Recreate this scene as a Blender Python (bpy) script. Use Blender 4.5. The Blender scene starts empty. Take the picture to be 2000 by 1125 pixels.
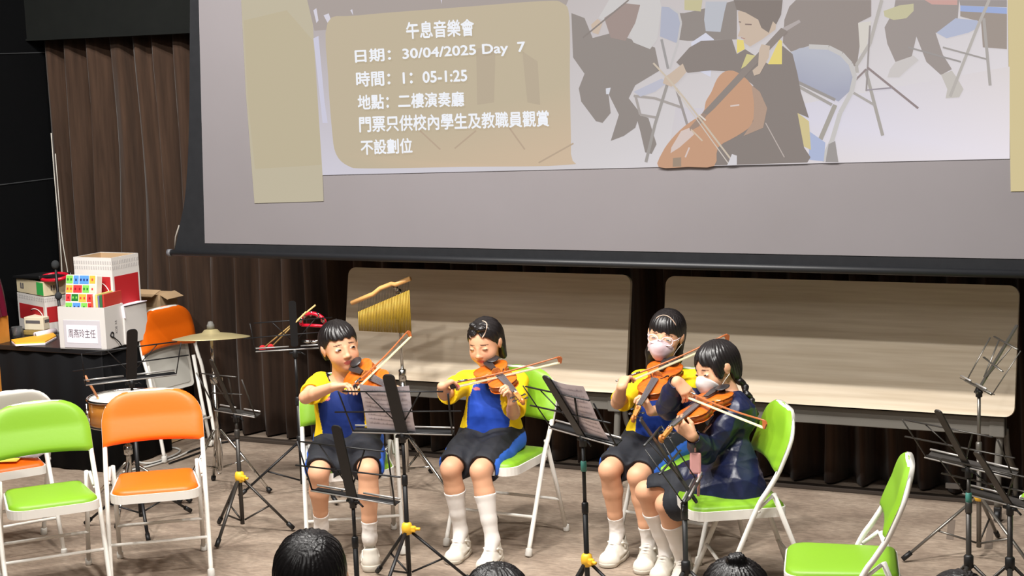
import bpy, bmesh, math, random
import numpy as np
from mathutils import Vector, Matrix
random.seed(7)
PI = math.pi
SC = bpy.context.scene
COL = SC.collection

# ------------------------------------------------------------------ camera
FPX = 3300.0                      # focal length in pixels of the 2000 px wide frame
CAMH = 2.25
_p, _r, _y = math.radians(8.0), math.radians(-2.2), math.radians(27.0)
FW = np.array([-math.sin(_y)*math.cos(_p), math.cos(_y)*math.cos(_p), -math.sin(_p)])
_rt = np.array([math.cos(_y), math.sin(_y), 0.0])
_up = np.cross(_rt, FW)
RT = _rt*math.cos(_r) + _up*math.sin(_r)
UP = -_rt*math.sin(_r) + _up*math.cos(_r)
CP = np.array([0.0, 0.0, CAMH])
cam = bpy.data.cameras.new('camera')
cam.sensor_width = 36.0
cam.lens = FPX/2000.0*36.0
cam.clip_end = 100
camo = bpy.data.objects.new('camera', cam)
COL.objects.link(camo)
camo.matrix_world = Matrix(((RT[0], UP[0], -FW[0], CP[0]), (RT[1], UP[1], -FW[1], CP[1]), (RT[2], UP[2], -FW[2], CP[2]), (0, 0, 0, 1)))
SC.camera = camo

# ------------------------------------------------------------------ view, world, stage lights
SC.view_settings.view_transform = 'Standard'
SC.view_settings.look = 'None'
SC.view_settings.gamma = 1.0
SC.view_settings.exposure = 0.0
SC.view_settings.use_curve_mapping = False
W = bpy.data.worlds.new('hall_dim_light')
SC.world = W
W.use_nodes = True
W.node_tree.nodes['Background'].inputs[0].default_value = (1.0, 0.96, 0.92, 1)
W.node_tree.nodes['Background'].inputs[1].default_value = 0.07

def area(name, loc, target, power, sx, sy, col=(1, 0.965, 0.92), spread=150):
    l = bpy.data.lights.new(name, 'AREA')
    l.shape = 'RECTANGLE'; l.size = sx; l.size_y = sy
    l.energy = power; l.color = col; l.spread = math.radians(spread)
    o = bpy.data.objects.new(name, l)
    COL.objects.link(o)
    o.location = loc
    d = Vector(target)-Vector(loc)
    o.rotation_euler = d.to_track_quat('-Z', 'Y').to_euler()
    return o

# two batons of stage lamps in front (their steep light is cut off by the hanging screen) and one overhead
for x in (-5.9, -3.8, -1.7):
    area('stage_lamp_high', (x, 4.6, 4.5), (x, 7.3, 0.4), 80, 0.25, 0.09)
    area('stage_lamp_low', (x, 2.82, 4.5), (x, 6.9, 0.5), 33, 0.25, 0.09)
for x in (-5.2, -3.2, -1.4):
    area('overhead_lamp', (x, 4.95, 4.6), (x, 7.9, 0), 56, 0.5, 0.3)
area('house_light', (-2.6, 0.6, 4.2), (-3.8, 7.5, 1.2), 17, 2.5, 1.0, (1, 0.97, 0.93), 120)

# ------------------------------------------------------------------ pixel helpers (a ray through the camera meets a plane)
def ray(x, y): return FW + RT*((x-1000)/FPX) - UP*((y-562.5)/FPX)
def pz(x, y, z=0.0):
    d = ray(x, y); return CP + d*((z-CAMH)/d[2])
def py(x, y, Y):
    d = ray(x, y); return CP + d*(Y/d[1])
def pxx(x, y, X):
    d = ray(x, y); return CP + d*(X/d[0])
def pd(x, y, D): return CP + ray(x, y)*D
def zat(b, y):
    """height above floor point b at which a vertical line crosses image row y"""
    lo, hi = -0.5, 3.5
    for _ in range(40):
        m = (lo+hi)/2
        v = np.array([b[0], b[1], m])-CP
        yy = 562.5-FPX*(v@UP)/(v@FW)
        if yy > y: lo = m
        else: hi = m
    return (lo+hi)/2
def V(*a): return np.array(a, float)
def nrm(v):
    v = np.asarray(v, float); return v/np.linalg.norm(v)

# ------------------------------------------------------------------ materials
def lin(c):
    r = []
    for v in c:
        v = v/255.0
        r.append(v/12.92 if v <= 0.04045 else ((v+0.055)/1.055)**2.4)
    return tuple(r)
MATS = {}
def mat(name, rgb, rough=0.5, metal=0.0, noise=None, bump=None, coat=0.0, attr=False, emit=None, spec=0.5, trans=0.0, alpha=1.0, sheen=0.0):
    """noise=(scale xyz, contrast, second srgb), bump=(scale xyz, strength, distance)"""
    if name in MATS: return MATS[name]
    m = bpy.data.materials.new(name); m.use_nodes = True
    nt = m.node_tree; N = nt.nodes; L = nt.links
    b = N['Principled BSDF']
    c = lin(rgb)
    b.inputs['Base Color'].default_value = (*c, 1)
    b.inputs['Roughness'].default_value = rough
    b.inputs['Metallic'].default_value = metal
    b.inputs['Specular IOR Level'].default_value = spec
    b.inputs['Coat Weight'].default_value = coat
    b.inputs['Transmission Weight'].default_value = trans
    b.inputs['Sheen Weight'].default_value = sheen
    b.inputs['Alpha'].default_value = alpha
    tc = N.new('ShaderNodeTexCoord')
    def noise_tex(sc, det=5.0, rough_=0.55):
        mp = N.new('ShaderNodeMapping'); mp.inputs['Scale'].default_value = sc
        L.new(tc.outputs['Object'], mp.inputs['Vector'])
        t = N.new('ShaderNodeTexNoise'); t.inputs['Scale'].default_value = 1.0; t.inputs['Detail'].default_value = det
        t.inputs['Roughness'].default_value = rough_
        L.new(mp.outputs[0], t.inputs['Vector'])
        return t.outputs['Fac']
    src = None
    if attr:
        a = N.new('ShaderNodeAttribute'); a.attribute_name = 'Col'
        src = a.outputs['Color']
        L.new(src, b.inputs['Base Color'])
    if noise:
        f = noise_tex(noise[0])
        r = N.new('ShaderNodeMapRange'); w = noise[1]
        r.inputs['From Min'].default_value = 0.5-w; r.inputs['From Max'].default_value = 0.5+w
        L.new(f, r.inputs['Value'])
        mx = N.new('ShaderNodeMix'); mx.data_type = 'RGBA'
        L.new(r.outputs[0], mx.inputs['Factor'])
        if src is not None: L.new(src, mx.inputs['A'])
        else: mx.inputs['A'].default_value = (*c, 1)
        mx.inputs['B'].default_value = (*lin(noise[2]), 1)
        L.new(mx.outputs['Result'], b.inputs['Base Color'])
    if bump:
        f = noise_tex(bump[0])
        bp = N.new('ShaderNodeBump'); bp.inputs['Strength'].default_value = bump[1]; bp.inputs['Distance'].default_value = bump[2]
        L.new(f, bp.inputs['Height']); L.new(bp.outputs[0], b.inputs['Normal'])
    if emit is not None:
        b.inputs['Emission Strength'].default_value = emit
        b.inputs['Base Color'].default_value = (0.02, 0.02, 0.02, 1)
        for l in list(nt.links):
            if l.to_socket == b.inputs['Base Color']: nt.links.remove(l)
        if src is not None: L.new(src, b.inputs['Emission Color'])
        else: b.inputs['Emission Color'].default_value = (*c, 1)
        b.inputs['Specular IOR Level'].default_value = 0.0
    MATS[name] = m
    return m

m_white = mat('white_enamel', (236, 233, 226), 0.35)
m_orange = mat('orange_vinyl', (236, 106, 12), 0.42, bump=((60, 60, 60), 0.08, 0.004))
m_green = mat('lime_vinyl', (124, 172, 36), 0.42, bump=((60, 60, 60), 0.08, 0.004))
m_pan = mat('grey_white_steel', (205, 202, 194), 0.45)
m_rub = mat('pale_rubber', (215, 212, 205), 0.7)
m_blk = mat('black_steel', (22, 22, 24), 0.42, spec=0.4)
m_blkp = mat('black_plastic', (16, 16, 18), 0.5)
m_sil = mat('dull_silver_steel', (120, 116, 110), 0.35, 0.75)
m_chr = mat('chrome', (205, 203, 198), 0.18, 1.0)
m_yel = mat('yellow_plastic', (245, 190, 50), 0.4)
m_paper = mat('white_paper', (240, 231, 240), 0.85)
m_teal = mat('teal_plastic', (60, 120, 110), 0.4)

# ------------------------------------------------------------------ objects and mesh building
def tag(o, label, cat, group=None, kind=None):
    o['label'] = label; o['category'] = cat
    if group: o['group'] = group
    if kind: o['kind'] = kind
    return o
def thing(name, label, cat, loc=(0, 0, 0), rz=0.0, group=None):
    o = bpy.data.objects.new(name, None); COL.objects.link(o)
    o.empty_display_size = 0.05
    o.location = tuple(loc); o.rotation_euler = (0, 0, rz)
    return tag(o, label, cat, group)
def link(name, me, m, parent=None, loc=None):
    o = bpy.data.objects.new(name, me); COL.objects.link(o)
    ms = m if isinstance(m, (list, tuple)) else [m]
    if len(me.materials) == 0:
        for q in ms: me.materials.append(q)
    if parent: o.parent = parent
    if loc is not None: o.location = tuple(loc)
    return o
def dup(root, loc, rz, label=None):
    r = root.copy(); COL.objects.link(r); r.location = tuple(loc); r.rotation_euler = (0, 0, rz)
    if label: r['label'] = label
    for ch in list(root.children):
        c = ch.copy(); COL.objects.link(c); c.parent = r
        for g in list(ch.children):
            d = g.copy(); COL.objects.link(d); d.parent = c
    return r

class MB:
    """collects shapes into one mesh"""
    def __init__(s): s.v = []; s.f = []; s.mi = []; s.sm = []; s.k = 0
    def _add(s, vs, fs, smooth=True):
        o = len(s.v); s.v += [tuple(map(float, v)) for v in vs]
        for f in fs: s.f.append([i+o for i in f]); s.mi.append(s.k); s.sm.append(smooth)
        return s
    def tube(s, pts, r, n=10, closed=False, caps=True, flat=1.0):
        P = [np.asarray(p, float) for p in pts]; m = len(P)
        rs = r if isinstance(r, (list, tuple)) else [r]*m
        T = []
        for i in range(m):
            if closed: t = P[(i+1) % m]-P[i-1]
            else: t = P[min(i+1, m-1)]-P[max(i-1, 0)]
            T.append(nrm(t))
        a = np.array([0, 0, 1.0]) if abs(T[0][2]) < 0.9 else np.array([1.0, 0, 0])
        u = nrm(np.cross(T[0], a))
        vs = []
        for i in range(m):
            u = nrm(u - T[i]*(u@T[i])); w = np.cross(T[i], u)
            for j in range(n):
                an = 2*PI*j/n
                vs.append(P[i]+u*math.cos(an)*rs[i]+w*math.sin(an)*rs[i]*flat)
        fs = []
        for i in range(m if closed else m-1):
            for j in range(n):
                a0 = i*n+j; a1 = i*n+(j+1) % n; b0 = ((i+1) % m)*n+j; b1 = ((i+1) % m)*n+(j+1) % n
                fs.append((a0, a1, b1, b0))
        if caps and not closed:
            fs.append(tuple(reversed(range(n)))); fs.append(tuple(range((m-1)*n, m*n)))
        s._add(vs, fs)
        return s
    def box(s, c, size, M3=None, bev=0.0):
        hx, hy, hz = [q/2 for q in size]
        M3 = np.eye(3) if M3 is None else np.asarray(M3)
        bm = bmesh.new()
        bmesh.ops.create_cube(bm, size=1.0)
        for v in bm.verts: v.co = (v.co.x*2*hx, v.co.y*2*hy, v.co.z*2*hz)
        if bev > 0: bmesh.ops.bevel(bm, geom=list(bm.edges), offset=bev, segments=2, affect='EDGES', profile=0.5)
        bm.verts.index_update()
        vs = [np.asarray(c, float)+M3@np.array(v.co) for v in bm.verts]
        fs = [[v.index for v in f.verts] for f in bm.faces]
        bm.free()
        return s._add(vs, fs, False)
    def lathe(s, prof, c=(0, 0, 0), axis=(0, 0, 1), n=24):
        a = nrm(axis); u = nrm(np.cross(a, (1, 0, 0) if abs(a[0]) < 0.9 else (0, 1, 0))); w = np.cross(a, u)
        vs = []; m = len(prof)
        for (r, z) in prof:
            for j in range(n):
                an = 2*PI*j/n
                vs.append(np.asarray(c, float)+a*z+(u*math.cos(an)+w*math.sin(an))*r)
        fs = []
        for i in range(m-1):
            for j in range(n): fs.append((i*n+j, i*n+(j+1) % n, (i+1)*n+(j+1) % n, (i+1)*n+j))
        if prof[0][0] > 1e-4: fs.append(tuple(reversed(range(n))))
        if prof[-1][0] > 1e-4: fs.append(tuple(range((m-1)*n, m*n)))
        return s._add(vs, fs)
    def ell(s, c, r, M3=None, n=14):
        M3 = np.eye(3) if M3 is None else np.asarray(M3)
        vs = []; fs = []
        for i in range(n+1):
            th = PI*i/n
            for j in range(2*n):
                ph = PI*j/n
                vs.append(np.asarray(c, float)+M3@np.array([r[0]*math.sin(th)*math.cos(ph), r[1]*math.sin(th)*math.sin(ph), r[2]*math.cos(th)]))
        for i in range(n):
            for j in range(2*n):
                fs.append((i*2*n+j, (i+1)*2*n+j, (i+1)*2*n+(j+1) % (2*n), i*2*n+(j+1) % (2*n)))
        return s._add(vs, fs)
    def prism(s, poly, z0, z1, fn=None, smooth=False):
        """polygon in uv, extruded; fn maps (u,v,w) to a point"""
        fn = fn or (lambda u, v, w: (u, v, w))
        n = len(poly)
        vs = [fn(u, v, z0) for u, v in poly]+[fn(u, v, z1) for u, v in poly]
        fs = [tuple(reversed(range(n))), tuple(range(n, 2*n))]+[(i, (i+1) % n, n+(i+1) % n, n+i) for i in range(n)]
        return s._add(vs, fs, smooth)
    def grid(s, fn, nu, nv, smooth=True):
        vs = [fn(i/nu, j/nv) for j in range(nv+1) for i in range(nu+1)]
        fs = [(j*(nu+1)+i, j*(nu+1)+i+1, (j+1)*(nu+1)+i+1, (j+1)*(nu+1)+i) for j in range(nv) for i in range(nu)]
        return s._add(vs, fs, smooth)
    def mesh(s, name):
        me = bpy.data.meshes.new(name)
        me.from_pydata(s.v, [], s.f)
        me.polygons.foreach_set('use_smooth', s.sm)
        me.polygons.foreach_set('material_index', s.mi)
        me.update()
        bm = bmesh.new(); bm.from_mesh(me)
        bmesh.ops.recalc_face_normals(bm, faces=bm.faces); bm.to_mesh(me); bm.free()
        return me
    def build(s, name, m, parent=None, loc=None, label=None):
        o = link(name, s.mesh(name), m, parent, loc)
        if label: o['label'] = label
        return o
def round_rect(w, h, r, n=6):
    P = []
    for cx, cy, a0 in ((w/2-r, h/2-r, 0), (-w/2+r, h/2-r, 90), (-w/2+r, -h/2+r, 180), (w/2-r, -h/2+r, 270)):
        for k in range(n+1):
            a = math.radians(a0+90*k/n); P.append((cx+r*math.cos(a), cy+r*math.sin(a)))
    return P
def spline(pts, n=8, closed=False):
    P = [np.asarray(p, float) for p in pts]; m = len(P); out = []
    for i in range(m if closed else m-1):
        p0 = P[i-1] if (closed or i > 0) else P[0]*2-P[1]
        p1 = P[i]; p2 = P[(i+1) % m]
        p3 = P[(i+2) % m] if (closed or i+2 < m) else P[-1]*2-P[-2]
        for k in range(n):
            t = k/n
            out.append(0.5*((2*p1)+(-p0+p2)*t+(2*p0-5*p1+4*p2-p3)*t*t+(-p0+3*p1-3*p2+p3)*t**3))
    if not closed: out.append(P[-1])
    return out
_font = None
def text_mesh(body, bold=0.0):
    """flat glyph mesh of a line of writing, returned as verts (n,2) and faces"""
    cu = bpy.data.curves.new('lettering', 'FONT'); cu.body = body; cu.size = 1.0
    cu.resolution_u = 3
    o = bpy.data.objects.new('lettering', cu); COL.objects.link(o)
    dg = bpy.context.evaluated_depsgraph_get(); dg.update()
    me = bpy.data.meshes.new_from_object(o.evaluated_get(dg))
    vs = np.array([v.co[:2] for v in me.vertices]) if len(me.vertices) else np.zeros((0, 2))
    fs = [list(p.vertices) for p in me.polygons]
    if bold and len(vs):       # heavier strokes: the same glyphs again, nudged
        n = len(vs); v0 = vs; f0 = fs; vs = v0; fs = list(f0)
        for k, (dx, dy) in enumerate(((bold, 0), (-bold, 0), (0, bold), (0, -bold))):
            vs = np.concatenate([vs, v0+np.array([dx, dy])]); fs += [[i+n*(k+1) for i in f] for f in f0]
    bpy.data.objects.remove(o); bpy.data.curves.remove(cu); bpy.data.meshes.remove(me)
    return vs, fs

# ------------------------------------------------------------------ the room
def struct(name, mb, m, label=None):
    o = mb.build(name, m); o['kind'] = 'structure'
    if label: o['label'] = label
    return o
m_floor = bpy.data.materials.new('worn_vinyl_stage_floor'); m_floor.use_nodes = True
def _floor():
    nt = m_floor.node_tree; N = nt.nodes; L = nt.links; b = N['Principled BSDF']
    tc = N.new('ShaderNodeTexCoord')
    def nz(scale, det, xs=(1, 1, 1)):
        mp = N.new('ShaderNodeMapping'); mp.inputs['Scale'].default_value = xs; L.new(tc.outputs['Object'], mp.inputs['Vector'])
        t = N.new('ShaderNodeTexNoise'); t.inputs['Scale'].default_value = scale; t.inputs['Detail'].default_value = det
        t.inputs['Roughness'].default_value = 0.65
        L.new(mp.outputs[0], t.inputs['Vector']); return t.outputs['Fac']
    def ramp(f, pts):
        r = N.new('ShaderNodeValToRGB'); e = r.color_ramp.elements
        while len(e) < len(pts): e.new(0.5)
        for q, (p, c) in zip(e, pts): q.position = p; q.color = (*c, 1)
        L.new(f, r.inputs[0]); return r.outputs['Color']
    base = ramp(nz(3.0, 8, (1, 1.8, 1)), [(0.3, lin((132, 115, 101))), (0.5, lin((154, 137, 121))), (0.7, lin((176, 159, 142)))])
    fine = ramp(nz(38, 6, (0.6, 1.6, 1)), [(0.36, (0.62, 0.62, 0.62)), (0.62, (1.08, 1.08, 1.08))])
    mx = N.new('ShaderNodeMix'); mx.data_type = 'RGBA'; mx.blend_type = 'MULTIPLY'; mx.inputs['Factor'].default_value = 0.75
    L.new(base, mx.inputs['A']); L.new(fine, mx.inputs['B'])
    # pale scuffs
    sc = ramp(nz(14, 9, (1, 2.2, 1)), [(0.66, (0, 0, 0)), (0.74, (1, 1, 1))])
    mx2 = N.new('ShaderNodeMix'); mx2.data_type = 'RGBA'
    L.new(sc, mx2.inputs['Factor']); L.new(mx.outputs['Result'], mx2.inputs['A']); mx2.inputs['B'].default_value = (*lin((214, 204, 190)), 1)
    L.new(mx2.outputs['Result'], b.inputs['Base Color'])
    b.inputs['Roughness'].default_value = 0.55
    bp = N.new('ShaderNodeBump'); bp.inputs['Strength'].default_value = 0.35; bp.inputs['Distance'].default_value = 0.006
    L.new(nz(9, 9, (0.7, 2.0, 1)), bp.inputs['Height']); L.new(bp.outputs[0], b.inputs['Normal'])
_floor()
struct('floor', MB().box((-4, 2.0, -0.05), (13, 15.0, 0.1)), m_floor, 'worn brown-grey vinyl stage floor')
m_black = mat('matt_black_panel', (7, 8, 10), 0.7, spec=.15, noise=((3, 3, 3), 0.3, (10, 11, 13)))
m_dark = mat('dark_grey_fascia', (17, 19, 18), 0.7, spec=.2, noise=((8, 8, 8), 0.3, (22, 24, 22)))
struct('wall_back', MB().box((-4, 8.75, 2.5), (13, 0.1, 5)), m_black)
lw = MB()
for z0, z1 in ((0, 1.555), (1.562, 2.345), (2.352, 5)):
    lw.box((-7.46, 5.0, (z0+z1)/2), (0.06, 7.4, z1-z0), bev=0.002)
struct('wall_left', lw, m_black, 'black panelled side wall with thin seams')
sm = MB()
for z in (1.5585, 2.3485): sm.box((-7.428, 5.0, z), (0.006, 7.38, 0.006))
struct('trim_3', sm, mat('grey_seam', (60, 62, 64), 0.6), 'thin grey seams of the black side wall')
struct('trim_1', MB().box((-4.0, 8.13, 3.42), (7.2, 0.06, 2.0)).box((-4.0, 8.095, 2.428), (7.2, 0.012, 0.012)), m_dark, 'dark grey fascia above the brown curtain')
struct('trim_2', MB().box((-4.5, 8.075, 0.011), (6.6, 0.05, 0.022), bev=0.004), mat('brown_rubber_edging', (58, 48, 40), 0.7), 'dark edging strip along the curtain foot')

m_curt = mat('brown_curtain', (80, 61, 49), 0.95, noise=((30, 30, 2.0), 0.3, (50, 38, 31)), spec=0.1, sheen=0.15)
def curtain(name, x0, x1, y, z0, z1, m, label, amp=0.08, seed=1, pitch=0.165):
    rng = np.random.RandomState(seed)
    n = int((x1-x0)/0.0125); xs = np.linspace(x0, x1, n+1)
    ph = np.cumsum(rng.normal(2*PI*0.0125/pitch, 0.13, n+1)); am = amp*(0.65+0.5*np.abs(np.sin(np.cumsum(rng.normal(0.05, 0.03, n+1)))))
    zs = np.linspace(z0, z1, 15)
    mb = MB(); vs = []
    for k, z in enumerate(zs):
        t = (z-z0)/(z1-z0)
        for i, x in enumerate(xs):
            a = am[i]*(1.0-0.35*t)
            w = math.sin(ph[i]+0.35*math.sin(3*z+x))
            yy = y - a*math.copysign(abs(w)**0.75, w) - 0.012*math.sin(2.3*ph[i]+z)
            vs.append((x+0.01*math.sin(2*z+ph[i]*0.2), yy, z))
    n1 = n+1
    fs = [(k*n1+i, k*n1+i+1, (k+1)*n1+i+1, (k+1)*n1+i) for k in range(14) for i in range(n)]
    mb._add(vs, fs)
    o = mb.build(name, m)
    so = o.modifiers.new('thickness', 'SOLIDIFY'); so.thickness = 0.004; so.offset = 1
    return tag(o, label, 'curtain')
curtain('stage_curtain', -7.40, -1.34, 8.245, 0.012, 2.46, m_curt, 'brown pleated stage curtain hanging behind the tables', seed=3)
curtain('side_drape', -1.345, 0.4, 7.98, 0.012, 3.0, mat('black_drape', (15, 15, 17), 0.9, spec=0.1), 'black masking drape right of the folded tables', amp=0.03, seed=5, pitch=0.2)
cord = MB()
cord.tube([py(x, y, 8.10) for x, y in spline([(100, 260), (106, 340), (113, 420), (118, 480), (121, 530), (124, 600)], 5)], 0.0035, 6)
cord.tube([py(x, y, 8.09) for x, y in spline([(108, 300), (116, 400), (122, 470), (132, 530), (140, 590)], 5)], 0.003, 6)
tag(cord.build('hanging_rope', mat('white_cord', (205, 200, 190), 0.7)), 'white cord hanging down the left edge of the brown curtain', 'rope')
for i, (x, y, w, h) in enumerate(((1861, 949, .07, .028),)):
    q = py(x, y, 8.045)
    tag(MB().box(q, (w, 0.012, h), bev=0.003).build('curtain_tag', mat('dull_tag', (120, 116, 112), 0.6)), 'small grey tag at the foot of the curtain below the right table', 'tag')

# ------------------------------------------------------------------ projection screen
YS = 7.25
scr = thing('projection_screen', 'large white projection screen showing a slide of a young cellist', 'screen', (-3.4, YS, 1.25))
def S(x, y, off=0.0):
    p = py(x, y, YS-off); return np.array([p[0]+3.4, p[1]-YS, p[2]-1.25])
m_scr = mat('screen_fabric', (119, 115, 118), 0.9, noise=((1.5, 1.5, 1.5), 0.4, (113, 109, 111)), spec=0.1)
m_sblk = mat('screen_black_border', (25, 26, 29), 0.8, noise=((20, 20, 20), 0.3, (31, 32, 35)), spec=0.2)
top = [(x, -640) for x in (0,)]
def zt(x, y0):  # extend a screen edge upward out of frame
    return y0
L_out = spline([(375, -700), (373, -300), (371, 0), (369, 249), (362, 378), (350, 444), (341, 490)], 6)
poly = [S(*p) for p in L_out]+[S(x, y) for x, y in ((1200, 512), (2060, 538), (2260, 544), (2260, -700))]
b = MB(); n = len(poly)
b._add([p for p in poly]+[p+V(0, 0.003, 0) for p in poly], [tuple(range(n)), tuple(reversed(range(n, 2*n)))]+[(i, n+i, n+(i+1) % n, (i+1) % n) for i in range(n)], False)
b.build('border', m_sblk, scr)
def flat_poly(mb, pts, off, th=0.0006):
    P = [S(x, y, off) for x, y in pts]; n = len(P)
    mb._add(P+[p+V(0, th, 0) for p in P], [tuple(range(n)), tuple(reversed(range(n, 2*n)))]+[(i, n+i, n+(i+1) % n, (i+1) % n) for i in range(n)], False)
ft = MB(); flat_poly(ft, [(372, -690), (388, 0), (394, 250), (400, 475), (1200, 490), (2000, 506), (2230, 510), (2230, -690)], 0.003, 0.002)
ft.build('screen_fabric', m_scr, scr)
barp = [S(332, 493), S(2260, 542)]
M_bar = MB().tube([barp[0]+V(0, -.01, 0), barp[1]+V(0, -.01, 0)], 0.0175, 14, flat=1.0)
M_bar.build('bottom_bar', mat('black_bar', (28, 29, 32), 0.45), scr)
MB().tube([barp[0]+V(-.003, -.01, 0), barp[0]+V(0.018, -.01, 0)], 0.0205, 14).build('end_cap', mat('grey_cap', (92, 92, 96), 0.5), scr)
MB().tube([S(350, 440, -.004), S(343, 462, -.002), S(341, 486, .0)], 0.004, 6).build('tension_cord', mat('grey_cord', (130, 124, 116), 0.7), scr)

# projected picture: flat shapes on the screen, glowing in place of a projector's light
class Slide:
    def __init__(s): s.v = []; s.f = []; s.c = []
    def poly(s, pts, col, off):
        o = len(s.v)
        s.v += [S(x, y, off) for x, y in pts]; s.f.append([o+i for i in range(len(pts))])
        cols = col if isinstance(col, list) else [col]*len(pts)
        s.c += [(*lin(c), 1) for c in cols]
    def line(s, pts, w, col, off):
        P = [np.array(p, float) for p in pts]
        for a, b in zip(P[:-1], P[1:]):
            d = nrm(b-a); q = np.array([-d[1], d[0]])*w/2
            s.poly([tuple(a-q), tuple(b-q), tuple(b+q), tuple(a+q)], col, off)
    def build(s, name):
        me = bpy.data.meshes.new(name); me.from_pydata([tuple(map(float, v)) for v in s.v], [], s.f)
        ca = me.color_attributes.new('Col', 'FLOAT_COLOR', 'POINT'); ca.data.foreach_set('color', np.array(s.c, 'f').ravel())
        me.update()
        return link(name, me, m_proj, scr)
m_proj = mat('projected_light', (255, 255, 255), 0.9, attr=True, emit=1.0)
sl = Slide(); E0 = 0.006; _lay = [E0]
def P6(*c):   # tracing points of the slide, first frame of reference
    return [(1100+x/3.125, y/3.125) for x, y in c]
def P7(*c): return [(1500+x/2.812, y/2.812) for x, y in c]
def add(pts, col):
    _lay[0] += 0.00012; sl.poly(pts, col, _lay[0])
def ln(pts, w, col):
    _lay[0] += 0.00012; sl.line(pts, w, col, _lay[0])
# wide yellowish overspill left and right of the picture
add([(470, -8), (471, 0), (480, 180), (497, 397), (632, 393), (630, 342), (608, 0), (607, -8)], (184, 174, 150))
add([(476, 40), (484, 200), (498, 330), (630, 322), (612, 80), (560, 20)], (182, 170, 142))
add([(1968, -8), (1968, 0), (1974, 374), (2100, 372), (2100, -8)], (204, 188, 142))
# the photograph in the slide
add([(607, -8), (608, 0), (630, 342), (1100, 331), (1972, 310), (1968, 0), (1968, -8)], [(168, 158, 155), (168, 158, 155), (200, 196, 208), (203, 198, 200), (226, 220, 226), (206, 200, 202), (200, 195, 195)])
add([(1320, 210), (1500, 215), (1972, 130), (1972, 309), (1300, 326)], [(198, 192, 198), (205, 202, 216), (214, 206, 206), (228, 221, 228), (205, 198, 196)])
add([(600, 0), (614, 60), (1100, 24), (1110, 0), (1110, -8), (599, -8)], (160, 149, 144))
for q in (((612, 20), (618, 45), (622, 40), (618, 16)), ((632, 30), (640, 45), (646, 38), (642, 26)), ((684, 20), (690, 30), (688, 18)), ((860, -6), (862, 8), (864, -8))):
    add(list(q), (206, 202, 214))
add([(612, 75), (622, 70), (634, 200), (640, 240), (630, 240)], (196, 194, 212))
pan = spline([(640, 44), (700, 30), (900, 14), (1060, 2), (1098, 6), (1112, 34), (1113, 160), (1115, 300), (1108, 322), (900, 326), (720, 329), (680, 324), (656, 300), (648, 250), (641, 150)], 4, True)
cx = [(184, 170, 144) if (p[1] < 220 or p[0] < 800) else (198, 175, 148) for p in pan]
add([tuple(p) for p in pan], cx)
for q in (((930, 95), (968, 90), (965, 200), (932, 205)), ((1020, 100), (1050, 120), (1055, 205), (1030, 200))):
    add(list(q), (176, 161, 138))
for q in (((820, 255), (860, 292)), ((930, 255), (888, 290)), ((995, 250), (1025, 292)), ((1120, 280), (1052, 318))):
    ln(list(q), 3, (176, 155, 132))
DK = (136, 127, 122); DK2 = (128, 118, 113); BL = (166, 169, 186); SKN = (194, 174, 156); GR = (176, 170, 165)
add(P6((700, 80), (740, 80), (830, 60), (1060, 0), (1060, 240), (760, 250), (690, 240)), DK)
add(P6((740, 0), (850, 0), (840, 70), (740, 60)), (188, 180, 140))
add(P6((870, 10), (1000, 10), (985, 70), (960, 195), (870, 190), (860, 120)), (178, 180, 188))
add(P6((780, 260), (870, 200), (920, 240), (900, 470), (800, 420)), (204, 204, 218))
add(P6((50, 80), (130, 110), (220, 330), (200, 400), (270, 520), (290, 690), (240, 750), (200, 740), (110, 620), (95, 540), (130, 450), (60, 350)), DK)
add(P6((150, 240), (300, 200), (560, 290), (590, 430), (440, 520), (400, 600), (470, 690), (440, 780), (370, 830), (290, 860), (340, 700), (270, 560), (180, 420)), DK)
add(P6((440, 690), (520, 720), (570, 880), (540, 940), (500, 930), (470, 800)), DK)
add(P6((260, 540), (290, 535), (280, 575), (262, 575)), (206, 206, 214))
add(P6((280, 0), (245, 60), (215, 110), (290, 150), (330, 130), (390, 190), (430, 260), (530, 300), (575, 240), (600, 40), (590, 0)), (196, 192, 191))
add(P6((250, 110), (380, 20), (470, 30), (440, 140), (380, 250), (290, 230)), (150, 132, 126))
add(P6((170, 150), (210, 115), (240, 140), (215, 210), (180, 200)), SKN)
ln(P6((120, 230), (400, 0)), 3, DK2)
add(P6((600, 40), (660, 45), (705, 80), (720, 130), (712, 220), (690, 262), (590, 222)), BL)
ln(P6((650, 40), (705, 80), (720, 140), (700, 260), (650, 420)), 4, (188, 184, 184))
ln(P6((600, 240), (640, 420)), 5, (150, 146, 146))
ln(P6((430, 585), (560, 600), (720, 655)), 5, (160, 152, 148))
ln(P6((440, 580), (470, 700), (580, 720)), 5, (160, 152, 148)); ln(P6((640, 500), (560, 760), (505, 990)), 6, (152, 146, 142)); ln(P6((690, 540), (760, 770)), 5, (150, 142, 140))
add(P6((430, 560), (600, 480), (640, 500), (560, 560), (470, 590)), (180, 180, 194))
add(P6((1350, 120), (1380, 40), (1420, 0), (1880, 0), (1880, 100), (1800, 140), (1812, 260), (1790, 420), (1720, 340), (1500, 280), (1390, 315), (1340, 260)), (142, 131, 126))
add(P6((1800, 140), (1880, 130), (1850, 300), (1812, 330)), (206, 200, 192))
add(P6((1320, 180), (1440, 120), (1450, 135), (1330, 210)), (170, 160, 158))
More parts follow.
